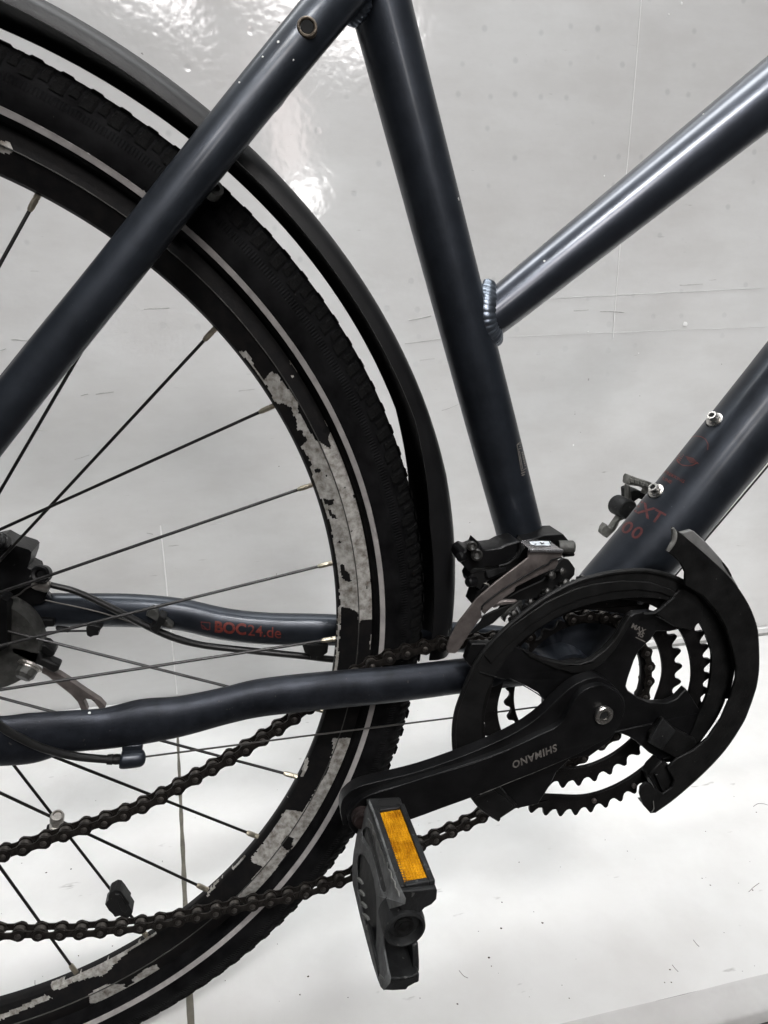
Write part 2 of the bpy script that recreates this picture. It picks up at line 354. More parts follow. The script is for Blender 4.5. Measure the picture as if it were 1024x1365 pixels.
M['floor'] = white_mat('white_floor_sheet', (0.82, 0.825, 0.815), 0.26, False, True)
M['kerb'] = white_mat('kerb_sheet', (0.66, 0.66, 0.65), 0.07, False, False, 9.0)
M['ground'] = mat('dark_ground', (0.045, 0.042, 0.040), 0.6, 0, 0.5, 200, 0.2, 60)  # darkness put into the colour to cut light bounced onto the bicycle
M['seam'] = mat('seam_tape', (0.13, 0.12, 0.095), 0.5, 0, 0.3, 300, 0.3, 60)
M['joint'] = mat('grey_wall_joint', (0.26, 0.26, 0.25), 0.6, 0, 0.3, 300, 0.3, 60)  # grey joint line along the foot of the wall
M['trim'] = mat('wall_foot_trim', (0.64, 0.64, 0.63), 0.3, 0, 0.1, 300, 0.15, 30)
M['pale_line'] = mat('pale_scratch', (0.93, 0.93, 0.92), 0.5)

def grid(name, nx, ny, fn, m):
    vs = [fn(i / nx, j / ny) for j in range(ny + 1) for i in range(nx + 1)]
    fs = [(j * (nx + 1) + i, j * (nx + 1) + i + 1, (j + 1) * (nx + 1) + i + 1, (j + 1) * (nx + 1) + i) for j in range(ny) for i in range(nx)]
    me = D.meshes.new(name); me.from_pydata(vs, [], fs); me.update(); return link(name, me, m, None, True, 80)
def wall_pt(u, v):
    x = -2.2 + 4.4 * u; z = FLOOR_Z + 2.4 * v
    fold = 0.0030 * math.sin((z - x * 0.75) * 10 + 0.8) + 0.0010 * math.sin(x * 17 + 1.5 * math.sin(z * 3)) + 0.006 * noise.noise(Vector((x * 2.2, 0.3, z * 1.6)))
    return (x, WALL_Y + fold * min(1, v * 20), z)
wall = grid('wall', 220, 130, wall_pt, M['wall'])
def g(t, c, w): return math.exp(-((t - c) / w) ** 2)
def floor_pt(u, v):
    x = -2.2 + 4.4 * u; y = EDGE_Y + (WALL_Y - EDGE_Y) * v
    k = y - 0.03 * x
    z = 0.0065 * g(k, 0.150, 0.028) + 0.0035 * g(k, 0.245, 0.04) + 0.0045 * g(k - 0.03 * math.sin(x * 3), 0.05, 0.025)
    z += 0.0012 * noise.noise(Vector((x * 3, y * 6, 0)))
    return (x, y, FLOOR_Z + z * min(1, v * 12) * min(1, (1 - v) * 12))
floor = grid('floor', 260, 110, floor_pt, M['floor'])
# rounded front edge of the platform and its skirt
bm = bmesh.new(); prof = []
for k in range(7):
    a = k / 6 * math.pi / 2; prof.append((EDGE_Y - 0.004 * math.sin(a), FLOOR_Z - 0.004 * (1 - math.cos(a))))
prof = [(EDGE_Y, FLOOR_Z + .0004), (EDGE_Y - .001, FLOOR_Z + .0004), (EDGE_Y - .0022, FLOOR_Z - .0012), (EDGE_Y - .006, FLOOR_Z - .0036), (EDGE_Y - .011, FLOOR_Z - .0069), (EDGE_Y - .0185, FLOOR_Z - .0118), (EDGE_Y - .0200, FLOOR_Z - .0150), (EDGE_Y - .020, FLOOR_Z - .030)]
rows = []
for y, z in prof:
    rows.append([bm.verts.new((-2.2 + 4.4 * i / 200, y + 0.0008 * noise.noise(Vector((i * 0.3, z * 60, 1))), z)) for i in range(201)])
for A, B in zip(rows, rows[1:]):
    for i in range(200): bm.faces.new((A[i], A[i + 1], B[i + 1], B[i]))
kerb = link('kerb', bm_mesh('kerb', bm), M['kerb'], None, True, 60)
ground = grid('ground', 4, 4, lambda u, v: (-2.2 + 4.4 * u, -2.6 + 2.53 * v, FLOOR_Z - 0.026), M['ground'])
for o in (wall, floor, kerb, ground): o['kind'] = 'structure'
def box(bm, a, b):
    vs = [bm.verts.new((x, y, z)) for x in (a[0], b[0]) for y in (a[1], b[1]) for z in (a[2], b[2])]
    for f in ((0, 1, 3, 2), (4, 6, 7, 5), (0, 4, 5, 1), (2, 3, 7, 6), (0, 2, 6, 4), (1, 5, 7, 3)): bm.faces.new([vs[i] for i in f])
# trim where the wall meets the floor
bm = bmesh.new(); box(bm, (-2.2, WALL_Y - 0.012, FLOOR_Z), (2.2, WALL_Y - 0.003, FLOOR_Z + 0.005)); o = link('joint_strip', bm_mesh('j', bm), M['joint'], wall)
bm = bmesh.new(); box(bm, (-2.2, WALL_Y - 0.011, FLOOR_Z + 0.005), (2.2, WALL_Y - 0.003, FLOOR_Z + 0.013)); o = link('foot_trim', bm_mesh('j', bm), M['trim'], wall)
# seam across the floor, faintly continuing up the wall
a, b_ = floor_at(237, 985, FLOOR_Z), floor_at(255, 1365, FLOOR_Z)
bm = bmesh.new(); dirv = (b_ - a)
rowsA = []
for k in range(60):
    t = -0.22 + 1.42 * k / 59; p = a + dirv * t; w = 0.0016 + 0.0012 * max(0, t) + 0.0003 * math.sin(k * 1.3)
    if p.y < EDGE_Y + 0.001 or p.y > WALL_Y - 0.014: continue
    zz = max(floor_pt((p.x + 2.2) / 4.4, (p.y - EDGE_Y) / (WALL_Y - EDGE_Y))[2], 0 + FLOOR_Z - 1) + 0.0011
    rowsA.append([bm.verts.new((p.x - w, p.y, zz - 0.0008)), bm.verts.new((p.x, p.y, zz)), bm.verts.new((p.x + w, p.y, zz - 0.0008))])
for A, B in zip(rowsA, rowsA[1:]):
    for i in range(2): bm.faces.new((A[i], A[i + 1], B[i + 1], B[i]))
o = link('seam_strip', bm_mesh('s', bm), M['seam'], floor)
def ribbon(name, pts, w, m, parent, y):
    bm = bmesh.new(); R = []
    for p, q in zip(pts, pts[1:] + [pts[-1] * 2 - pts[-2]]):
        t = (q - p).normalized(); n = Vector((-t.z, 0, t.x)) * w / 2
        R.append([bm.verts.new(p + n), bm.verts.new(p + Vector((0, -0.0004, 0))), bm.verts.new(p - n)])
    for A, B in zip(R, R[1:]):
        for i in range(2): bm.faces.new((A[i], A[i + 1], B[i + 1], B[i]))
    return link(name, bm_mesh(name, bm), m, parent)
def wp(px, py):
    p = U(px, py, WALL_Y); q = wall_pt((p.x + 2.2) / 4.4, (p.z - FLOOR_Z) / 2.4)
    return Vector((p.x, q[1] - 0.0012, p.z))
ribbon('crease_line', [wp(853 - 36 * t, -10 + 460 * t) for t in [k / 24 for k in range(25)]], 0.0013, M['pale_line'], wall, 0)
ribbon('crease_line', [wp(214 + 22 * t, 700 + 225 * t) for t in [k / 14 for k in range(15)]], 0.0020, M['pale_line'], wall, 0)
ribbon('crease_line', [wp(690 + 320 * t, 400 - 16 * t) for t in [k / 24 for k in range(25)]], 0.0008, M['trim'], wall, 0)
ribbon('crease_line', [wp(676 + 348 * t, 449 - 14 * t) for t in [k / 24 for k in range(25)]], 0.0006, M['trim'], wall, 0)
M['scuff'] = mat('rubbed_scuff', (0.44, 0.435, 0.42), 0.5, 0, 0, 300, 0.3, 120)
for x0_, y0_, x1_, y1_, w_ in ((15, 452, 44, 455, .0011), (128, 525, 152, 522, .0013), (108, 527, 118, 525, .0012), (48, 574, 64, 573, .0008), (0, 467, 8, 465, .0010), (192, 412, 226, 410, .0010), (800, 415, 832, 416, .0014), (765, 414, 785, 413, .0009), (545, 427, 575, 421, .0014), (540, 458, 590, 452, .0009), (590, 548, 612, 540, .0008), (100, 612, 120, 606, .0007), (905, 380, 935, 379, .0008), (280, 700, 300, 697, .0006), (560, 480, 580, 478, .0007), (318, 521, 340, 518, .0008), (196, 710, 204, 712, .0014)):
    ribbon('scuff_mark', [wp(x0_ + (x1_ - x0_) * t, y0_ + (y1_ - y0_) * t + .25 * math.sin(t * 5 + x0_)) for t in [k / 7 for k in range(8)]], w_ * .8, M['scuff'], wall, 0)
# crumbs, hairs and grit on the floor sheet
bm = bmesh.new(); rg = random.Random(5)
def fz(x, y): return floor_pt((x + 2.2) / 4.4, (y - EDGE_Y) / (WALL_Y - EDGE_Y))[2]
spots = [(668, 1240, .9), (723, 1232, 1), (652, 1277, 1.1), (655, 1288, .7), (893, 1293, 1), (936, 1172, .6), (947, 1181, .8), (1003, 1187, .9), (759, 1331, .6), (610, 1338, .9), (669, 1208, .8), (692, 1150, .7), (1008, 1085, .7), (411, 1306, .9), (400, 1328, .7), (62, 1165, .9), (95, 1160, .9), (105, 1275, .7), (150, 1262, .6), (560, 1330, .6), (836, 1138, .5), (886, 1310, .6), (895, 1310, .7)]
spots += [(rg.uniform(0, 1024), rg.uniform(1000, 1330), rg.uniform(.3, .55)) for _ in range(55)]
for px, py, k_ in spots:
    p = floor_at(px, py, FLOOR_Z)
    if not (EDGE_Y + .004 < p.y < WALL_Y - .02): continue
    c = Vector((p.x, p.y, fz(p.x, p.y) + .0003)); n = 6; R_ = .0011 * k_
    V0 = [bm.verts.new(c + Vector((math.cos(q * 1.047) * R_ * rg.uniform(.5, 1.3), math.sin(q * 1.047) * R_ * rg.uniform(.5, 1.3), 0))) for q in range(n)]
    t_ = bm.verts.new(c + Vector((0, 0, R_ * .7)))
    for q in range(n): bm.faces.new((V0[q], V0[(q + 1) % n], t_))
for hair in ([(1004, 1077), (1010, 1073), (1017, 1073), (1023, 1075)], [(924, 1254), (928, 1259), (932, 1263)], [(47, 1308), (47, 1313), (48, 1318)], [(625, 1355), (627, 1361)], [(896, 1287), (900, 1292), (904, 1296)], [(998, 1190), (1004, 1184), (1012, 1178)], [(612, 1294), (618, 1301), (624, 1304)], [(345, 1290), (343, 1296)]):
    pts_ = [floor_at(a_, b_, FLOOR_Z) for a_, b_ in hair]; pts_ = [Vector((p.x, p.y, fz(p.x, p.y) + .0006)) for p in pts_ if EDGE_Y < p.y < WALL_Y]
    if len(pts_) > 2: add_sweep(bm, pts_, .00022, 1, 5, 3)
o = link('grit', bm_mesh('grit', bm), mat('dark_grit', (0.07, 0.055, 0.045), 0.8), floor); o['kind'] = 'stuff'
# little white nicks in the wall sheet
for px, py, r in ((906, 6, .0020), (889, 21, .0014), (911, 432, .0042), (804, 235, .0014), (763, 593, .0018), (850, 471, .0012), (784, 442, .001)):
    bm = bmesh.new(); c = wp(px, py); n = 9
    vs = [bm.verts.new(c + Vector((math.cos(k * 6.283 / n) * r * random.uniform(.7, 1.2), -0.0003, math.sin(k * 6.283 / n) * r * random.uniform(.7, 1.1)))) for k in range(n)]
    top = bm.verts.new(c + Vector((0, -0.0012, 0)))
    for k in range(n): bm.faces.new((vs[k], vs[(k + 1) % n], top))
    link('nick', bm_mesh('nick', bm), M['pale_line'], wall)

# ------------------------------------------------------------------ the bicycle
bike = D.objects.new('bicycle', None); C.objects.link(bike)
bike['label'] = 'dark blue trekking bicycle with black mudguard, chipped rear rim and broken chain guard'
bike['category'] = 'bicycle'

# ---- rear wheel
HX, HZ = -0.46522, 0.06293
def wheel_pt(r, ang, y): return Vector((HX + r * math.cos(ang), y, HZ + r * math.sin(ang)))
def arange(lo, hi, fine, coarse):
    a = lo; out = []
    while a < hi - 1e-6: out.append(a); a += fine
    out.append(hi); n = int((360 - (hi - lo)) / coarse)
    out += [hi + (360 - (hi - lo)) * k / n for k in range(1, n)]
    return [rad(v) for v in out]
def revolve(name, prof, angs, m, parent, closed=True, attr=None):
    vs = [wheel_pt(r, a, y) for a in angs for r, y in prof]; n = len(prof); k = len(angs); fs = []
    for i in range(k):
        j = (i + 1) % k
        for q in range(n if closed else n - 1):
            fs.append((i * n + q, i * n + (q + 1) % n, j * n + (q + 1) % n, j * n + q))
    me = D.meshes.new(name); me.from_pydata(vs, [], fs); me.update()
    bm = bmesh.new(); bm.from_mesh(me); bmesh.ops.recalc_face_normals(bm, faces=bm.faces); bm.to_mesh(me); bm.free()
    if attr:
        at = me.attributes.new('bare', 'FLOAT', 'POINT')
        for i, v in enumerate(me.vertices): at.data[i].value = attr(v.co)
    return link(name, me, m, parent, True, 30)
hubo = lathe('rear_wheel', wheel_pt(0, 0, 0), Vector((0, 1, 0)), [(-.045, .012), (-.04, .017), (-.028, .018), (-.0255, .031), (-.022, .031), (-.019, .02), (.02, .018), (.03, .031), (.034, .031), (.037, .022), (.05, .022), (.055, .010)], M['crank'], bike)

bare = []; dark = []
A4 = lambda p: cr(320, 440, 4.267, p)
bare.append(A4([(140, 280), (175, 235), (212, 250), (250, 310), (290, 350), (330, 410), (330, 460), (370, 530), (430, 625), (462, 640), (523, 682), (500, 625), (515, 575), (545, 610), (600, 720), (660, 860), (700, 1020), (735, 1150), (755, 1280), (775, 1400), (560, 1400), (545, 1300), (520, 1120), (490, 1040), (450, 930), (420, 850), (380, 720), (350, 665), (378, 625), (355, 575), (325, 565), (322, 510), (300, 480), (295, 440), (240, 415), (215, 420), (188, 395)]))
bare.append(A4([(0, 118), (30, 122), (60, 150), (78, 205), (140, 285), (155, 330), (100, 250), (40, 170), (-10, 120)]))
bare.append(A4([(285, 160), (300, 175), (335, 238), (322, 240), (283, 180)])); bare.append(A4([(485, 500), (495, 500), (510, 540), (500, 545), (482, 515)])); bare.append(A4([(290, 255), (310, 258), (305, 275), (292, 268)]))
dark.append(A4([(425, 795), (445, 788), (460, 800), (450, 812), (425, 808)])); dark.append(A4([(480, 822), (500, 828), (492, 836)])); dark.append(A4([(582, 890), (608, 890), (598, 900)])); dark.append(A4([(645, 935), (660, 940), (655, 960), (645, 955)]))
dark.append(A4([(470, 950), (500, 965), (530, 962), (535, 985), (520, 1000), (500, 995), (480, 990)])); dark.append(A4([(500, 1015), (515, 1020), (520, 1040), (545, 1055), (555, 1075), (530, 1070), (505, 1045)])); dark.append(A4([(560, 1197), (582, 1203), (570, 1212)])); dark.append(A4([(628, 1136), (642, 1140), (634, 1150)]))
dark.append(A4([(370, 700), (385, 715), (410, 770), (400, 775), (378, 735)]))
B4 = lambda p: cr(440, 720, 4.267, p)
bare.append(B4([(24, -20), (250, -20), (252, 100), (255, 300), (250, 452), (175, 455), (165, 482), (160, 410), (75, 378), (58, 385), (52, 250), (45, 50)]))
bare.append(B4([(243, 505), (252, 560), (237, 640), (226, 610), (228, 560)])); bare.append(B4([(46, 380), (62, 385), (58, 500), (50, 620), (42, 740), (20, 900), (22, 740), (38, 560)]))
dark.append(B4([(55, 140), (75, 142), (85, 170), (108, 190), (112, 220), (125, 232), (105, 240), (88, 228), (70, 215), (60, 180)])); dark.append(B4([(205, 255), (217, 268), (210, 278)])); dark.append(B4([(228, 220), (243, 222), (240, 250), (228, 238)])); dark.append(B4([(45, 5), (65, 8), (60, 16), (45, 12)]))
C4 = lambda p: cr(240, 1000, 3.657, p)
bare.append(C4([(742, -60), (745, 0), (722, 100), (660, 200), (597, 300), (575, 300), (520, 290), (500, 310), (470, 360), (400, 460), (345, 528), (365, 555), (402, 567), (330, 660), (250, 745), (340, 745), (430, 630), (530, 490), (562, 470), (620, 390), (700, 260), (770, 130), (825, 0), (835, -60)]))
dark.append(C4([(490, 460), (512, 430), (530, 418), (555, 432), (545, 460), (552, 470), (530, 488), (510, 480)]))
bare.append(C4([(585, 130), (608, 45), (632, 32), (618, 95), (598, 130)])); bare.append(C4([(228, 600), (165, 672), (140, 710), (120, 720), (150, 670)])); bare.append(C4([(250, 575), (290, 540), (315, 505), (320, 520), (262, 582)])); bare.append(C4([(560, 190), (540, 210), (490, 275), (500, 265), (548, 195)]))
E4 = lambda p: cr(0, 1050, 3.657, p)
bare.append(E4([(245, 965), (250, 952), (340, 925), (400, 898), (500, 848), (640, 778), (700, 735), (780, 690), (720, 745), (660, 782), (600, 822), (545, 880), (512, 908), (500, 918), (450, 922), (395, 942), (350, 950), (300, 982), (255, 987)]))
bare.append(E4([(650, 930), (700, 890), (765, 858), (772, 878), (790, 884), (740, 912), (650, 962), (560, 1026), (440, 1024), (455, 1000), (500, 982), (580, 958), (612, 975), (655, 948), (640, 935)]))
bare.append([(118, 1325), (140, 1312), (168, 1312), (150, 1330), (120, 1338)]); bare.append([(-5, 187), (13, 189), (18, 200), (13, 206), (-5, 203)])
bare.append([(-20, 1362), (30, 1340), (60, 1326), (70, 1330), (20, 1352), (-20, 1368)])
bxs = [(min(a for a, b in P), max(a for a, b in P), min(b for a, b in P), max(b for a, b in P), P) for P in bare]
dxs = [(min(a for a, b in P), max(a for a, b in P), min(b for a, b in P), max(b for a, b in P), P) for P in dark]
def bare_at(co):
    if co.y > 0.003: return 0.0
    x, y = PJ(co)
    jx = 1.2 * noise.noise(Vector((co.x * 350, 2, co.z * 350))); jy = 1.2 * noise.noise(Vector((co.x * 350, 9, co.z * 350)))
    x += jx; y += jy
    def hit(S): return any(a <= x <= b and c <= y <= d and in_poly(x, y, P) for a, b, c, d, P in S)
    return 1.0 if hit(bxs) and not hit(dxs) else 0.0
half = [(.2978, -.0012), (.2982, -.0030), (.2992, -.0045)] + [(.2992 + .0130 * k / 14, -.0045 - .0062 * k / 14) for k in range(1, 15)] + [(.3125, -.0112)] + [(.3128 + .0090 * k / 12, -.0114) for k in range(13)] + [(.3224, -.0108), (.3226, -.0085)]
prof = half + [(r, -y) for r, y in half[::-1][::3]]
rim = revolve('rim', prof, arange(-95, 95, 0.12, 2), M['rim'], hubo, True, bare_at)
# machined groove line between the two faces of the rim
revolve('rim_groove', [(.3121, -.0110), (.3123, -.0117), (.3127, -.0117), (.3128, -.0112)], arange(-95, 95, 1, 3), M['bracket'], hubo)
TY = 0.0235
tp = [(.3205, -.0100), (.3224, -.0122), (.3232, -.0155), (.3240, -.0185), (.3256, -.0206), (.3290, -.0220), (.3350, -.0233), (.3400, -.0228), (.3450, -.0212), (.3500, -.0186), (.3550, -.0146), (.3585, -.0098), (.3604, -.0050), (.3610, 0)]
tyre_prof = tp + [(r, -y) for r, y in tp[:-1][::-1]]
def tyre_mat():
    m = mat('tyre_sidewall', (0.0028, 0.0028, 0.0032), 0.7, 0, 0, 800, 0.5, 70, 0.06, 0, ((0.05, 0.045, 0.04), 0.73, 0.4, 384))
    nt = m.node_tree; N = nt.nodes; L = nt.links; b = N['Principled BSDF']
    tc = N.new('ShaderNodeTexCoord'); mp = N.new('ShaderNodeMapping'); mp.inputs['Location'].default_value = (-HX, 0, -HZ); L.new(tc.outputs['Object'], mp.inputs[0])
    sx = N.new('ShaderNodeSeparateXYZ'); L.new(mp.outputs[0], sx.inputs[0])
    at = N.new('ShaderNodeMath'); at.operation = 'ARCTAN2'; L.new(sx.outputs['Z'], at.inputs[0]); L.new(sx.outputs['X'], at.inputs[1])
    s = N.new('ShaderNodeMath'); s.operation = 'MULTIPLY'; s.inputs[1].default_value = 1100; L.new(at.outputs[0], s.inputs[0])
    sn = N.new('ShaderNodeMath'); sn.operation = 'SINE'; L.new(s.outputs[0], sn.inputs[0])
    ln = N.new('ShaderNodeVectorMath'); ln.operation = 'LENGTH'
    cb = N.new('ShaderNodeCombineXYZ'); L.new(sx.outputs['X'], cb.inputs['X']); L.new(sx.outputs['Z'], cb.inputs['Y']); L.new(cb.outputs[0], ln.inputs[0])
    def band(lo, hi):
        a = N.new('ShaderNodeMath'); a.operation = 'GREATER_THAN'; a.inputs[1].default_value = lo; L.new(ln.outputs['Value'], a.inputs[0])
        c = N.new('ShaderNodeMath'); c.operation = 'LESS_THAN'; c.inputs[1].default_value = hi; L.new(ln.outputs['Value'], c.inputs[0])
        d = N.new('ShaderNodeMath'); d.operation = 'MULTIPLY'; L.new(a.outputs[0], d.inputs[0]); L.new(c.outputs[0], d.inputs[1]); return d.outputs[0]
    h = N.new('ShaderNodeMath'); h.operation = 'MULTIPLY'; L.new(sn.outputs[0], h.inputs[0]); L.new(band(.3405, .3450), h.inputs[1])
    nz = N.new('ShaderNodeTexNoise'); nz.inputs['Scale'].default_value = 500; L.new(tc.outputs['Object'], nz.inputs['Vector'])
    ad = N.new('ShaderNodeMath'); ad.operation = 'ADD'; L.new(h.outputs[0], ad.inputs[0]); L.new(nz.outputs['Fac'], ad.inputs[1])
    bp = N.new('ShaderNodeBump'); bp.inputs['Strength'].default_value = 0.6; bp.inputs['Distance'].default_value = 0.0003; L.new(ad.outputs[0], bp.inputs['Height']); L.new(bp.outputs[0], b.inputs['Normal'])
    return m
tyre = revolve('tyre', tyre_prof, arange(-95, 95, 0.5, 3), tyre_mat(), hubo, False)
revolve('reflective_stripe', [(.3256, -.0206), (.3257, -.0211), (.3270, -.02165), (.3288, -.0226), (.3290, -.0221)], arange(-95, 95, 0.5, 3), M['stripe'], hubo)
# shoulder knobs, one block each
def knob_mesh(kind):
    bm = bmesh.new()
    da = 0.0105 if kind == 0 else 0.0070
    sec = [(.3475, -.0207), (.3525, -.0176), (.3572, -.0132)] if kind == 0 else [(.3500, -.0194), (.3548, -.0157), (.3595, -.0098)]
    lift = 0.0002
    def nrm(r, y): v = Vector((r - .337, y * 1.0)); return v.normalized()
    vs = {}
    for i, a in enumerate((-da, -da * .55, da * .55, da)):
        for j, (r, y) in enumerate(sec):
            n = nrm(r, y)
            top = (i in (1, 2)); k = lift if top else -0.0006
            if j == 0: k *= 0.5
            rr, yy = r + n.x * k, y + n.y * k
            vs[i, j] = bm.verts.new((rr * math.cos(a / 1), yy, rr * math.sin(a / 1)))
    for i in range(3):
        for j in range(2): bm.faces.new((vs[i, j], vs[i + 1, j], vs[i + 1, j + 1], vs[i, j + 1]))
    me = D.meshes.new('knob'); bm.to_mesh(me); bm.free(); me.materials.append(M['rubber_dirty']); return me
KM = [knob_mesh(0), knob_mesh(1)]
k = 0; ang = -92.0
while ang < 94:
    o = D.objects.new('tread_knob', KM[k % 2]); C.objects.link(o); o.parent = hubo
    o.matrix_local = Matrix.Translation((HX, 0, HZ)) @ Matrix.Rotation(-rad(ang), 4, 'Y')
    ang += 1.25; k += 1
# crown tread blocks: one part, read only as an uneven outline
bm = bmesh.new(); ang = -92.0; k = 0
while ang < 94:
    for yy in (-.006, .004):
        c = rad(ang + (0.6 if yy > 0 else 0)); h = 0.3603; dd = 0.0105
        vs = []
        for a in (c - dd, c - dd * .7, c + dd * .7, c + dd):
            for y in (yy - .0045, yy + .0045):
                r = .3594 if a in (c - dd, c + dd) else h
                vs.append(bm.verts.new(wheel_pt(r, a, y)))
        for i in range(3): bm.faces.new((vs[2 * i], vs[2 * i + 1], vs[2 * i + 3], vs[2 * i + 2]))
        bm.faces.new((vs[0], vs[2], vs[4], vs[6])); bm.faces.new((vs[1], vs[3], vs[5], vs[7]))
    ang += 2.5; k += 1
o = link('crown_tread', bm_mesh('crown', bm), M['rubber_dirty'], hubo, False)
o['kind'] = 'stuff'
# spokes: nipple angle, and a second point of the line in the photo
lines = {5: ((25, 249), (0, 315)), 4: ((81, 504), (0, 655)), 3: ((282, 428), (62, 680)), 2: ((370, 539), (0, 706)), 1: ((419, 641), (0, 790)), 0: ((451, 746), (0, 861)),
         -1: ((450, 851), (0, 925)), -2: ((297, 914), (0, 839)), -3: ((395, 1035), (0, 930)), -4: ((345, 1112), (80, 1012)), -5: ((272, 1188), (0, 1066)), -6: ((147.6, 1189.5), (42, 1050)), -7: ((97, 1302), (0, 1155))}
for kk in range(-16, 16):
    ang = rad(6.1 + 11.25 * kk)
    a_in = wheel_pt(.2968, ang, 0)
    if kk in lines:
        (x1, y1), (x2, y2) = lines[kk]
        best = None
        for ys in (-.0235, .032):
            for t in range(0, 360, 3):
                e = wheel_pt(.029, rad(t), ys); ex, ey = PJ(e); nx, ny = PJ(a_in)
                # distance of the measured far point from the line nipple -> flange
                l = math.hypot(ex - nx, ey - ny); d = abs((ex - nx) * (y2 - ny) - (ey - ny) * (x2 - nx)) / l
                if best is None or d < best[0]: best = (d, e)
        e = best[1]
    else:
        ys = -.0235 if kk % 2 else .032
        e = wheel_pt(.029, ang + (rad(80) if (kk // 2) % 2 else rad(-80)), ys)
    d = (e - a_in).normalized()
    n0 = a_in - d * 0.003; n1 = a_in + d * 0.0095
    sweep('spoke', [n1 - d * .001, e], [.00103, .00103], M['spoke'], hubo, seg=10, sub=1)
    lathe('nipple', n0, d, [(0, .0019), (.0040, .0019), (.0046, .0016), (.0050, .0019), (.0098, .0019), (.0115, .0016), (.0125, .0011)], M['nipple'], hubo, seg=6, sharp=25)
# black magnet clipped on a spoke and the small metal sensor cap
def spoke_line(kk, t):
    (x1, y1), (x2, y2) = lines[kk]; return x1 + (x2 - x1) * t, y1 + (y2 - y1) * t
E5 = lambda p: cr(0, 1050, 3.657, p)
plates('spoke_magnet', [(E5([(535, 515), (565, 498), (585, 502), (600, 520), (620, 550), (632, 565), (628, 575), (648, 605), (640, 625), (615, 645), (595, 635), (585, 625), (560, 632), (548, 615), (530, 600), (512, 570), (528, 550), (528, 530)]), -.012, .010),
                        (E5([(560, 520), (585, 520), (625, 590), (612, 612), (590, 600)]), -.0135, .003)], M['plastic'], hubo, 0.0007)
mg = U(75, 1103, -.012); ax = (U(78, 1072, -.02) - mg).normalized()
bm = bmesh.new(); add_lathe(bm, mg, ax, [(0, .0045), (.004, .0045), (.0045, .0033), (.0075, .0033), (.0080, .0042), (.0090, .0046), (.0130, .0046), (.0145, .0040), (.0148, .0030), (.0135, .0026)], 20)
link('sensor_cap', bm_mesh('s', bm), M['alu'], hubo, True, 30)
lathe('clamp_foot', U(66, 1103, -.010), (U(66, 1103, -.010) - U(80, 1103, -.010)), [(-.010, .0026), (.0, .0026), (.0016, .0018)], M['crank'], hubo, seg=14)

# ---- rear mudguard: a channel with crown and sides
def fender_pts(ang):
    d = math.degrees(ang); f = max(0, min(1, (14 - d) / 18))
    ro = .3875 - .0045 * f; re = .3732 - .0080 * max(0, min(1, (21 - d) / 11)) - .0035 * f
    P = []; n = 14
    for k in range(n + 1):
        t = math.pi * k / n; y = -.0272 * math.cos(t); s = math.sin(t) ** 0.75
        P.append((re + (ro - re) * s, y))
    inner = [(re + (ro - .0018 - re) * (math.sin(math.pi * k / n) ** 0.75) , -.0257 * math.cos(math.pi * k / n)) for k in range(n, -1, -1)]
    return P + inner
angs = [rad(-6 + k * 1.0) for k in range(0, 135)]
vs = []; fs = []
for a in angs: vs += [wheel_pt(r, a, y) for r, y in fender_pts(a)]
n = 30
for i in range(len(angs) - 1):
    for q in range(n): fs.append((i * n + q, i * n + (q + 1) % n, (i + 1) * n + (q + 1) % n, (i + 1) * n + q))
fs.append(list(range(n))[::-1]); fs.append([(len(angs) - 1) * n + q for q in range(n)])
me = D.meshes.new('mudguard'); me.from_pydata(vs, [], fs); me.update()
bm = bmesh.new(); bm.from_mesh(me); bmesh.ops.recalc_face_normals(bm, faces=bm.faces); bm.to_mesh(me); bm.free()
fender = link('rear_mudguard', me, M['fender'], bike, True, 40)
# bridge screw behind the seat stay
sw = U(283, 258, -.030)
lathe('bridge_screw', sw, Vector((.35, -1, .25)), [(0, .0045), (.006, .0045), (.0075, .004), (.0078, .002), (.005, .0018)], M['bracket'], fender, 18)

# ---- frame tubes
seat_tube = tube_px('seat_tube', [(468, -150, 0, 97), (506, 0, 0, 82), (595, 340, 0, 72), (648, 540, 0, 67), (695.5, 720, 0, 60.7), (737, 877, 0, 56)], M['frame'], bike, seg=48, sub=8)
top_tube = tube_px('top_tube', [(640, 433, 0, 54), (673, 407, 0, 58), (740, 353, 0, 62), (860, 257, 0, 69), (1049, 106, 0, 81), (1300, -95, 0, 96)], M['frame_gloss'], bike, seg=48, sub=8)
down_tube = tube_px('down_tube', [(728, 895, 0, 84), (798, 808, 0, 92), (882.5, 710, 0, 97), (1062, 486, 0, 99), (1300, 188, 0, 112)], M['frame'], bike, depth=.9, seg=56, sub=8)
seat_stay = tube_px('seat_stay', [(-150, 752, -.067, 57), (23, 528, -.058, 58.5), (165, 350, -.052, 59), (306, 172, -.045, 60), (432, 17, -.033, 62), (500, -64, -.012, 66)], M['frame'], bike, depth=.8, seg=36, sub=8)
tube_px('seat_stay', [(-156, 748, .060, 50), (18, 524, .052, 50.5), (162, 347, .047, 51), (303, 170, .040, 51), (430, 15, .030, 52), (500, -64, .012, 56)], M['frame'], bike, depth=.8, seg=24, sub=8)
cs_pts = [(-150, 985, -.068, 84), (-60, 988, -.066, 80), (0, 988, -.064, 74), (42, 984, -.062, 74), (85, 976, -.060, 62), (141, 971, -.058, 59), (190, 962, -.056, 64), (240, 955, -.0545, 57), (297, 941.5, -.053, 52), (342, 931, -.0515, 53), (398, 924, -.050, 53.5), (460, 918, -.048, 52.5), (534, 911, -.046, 50), (639, 898, -.040, 47), (712, 890, -.030, 46)]
chain_stay = tube_px('chain_stay', cs_pts, M['stay'], bike, depth=[.35, .38, .42, .45, .5, .6, .62, .68, .7, .7, .7, .7, .75, .8, .8], seg=36, sub=5)
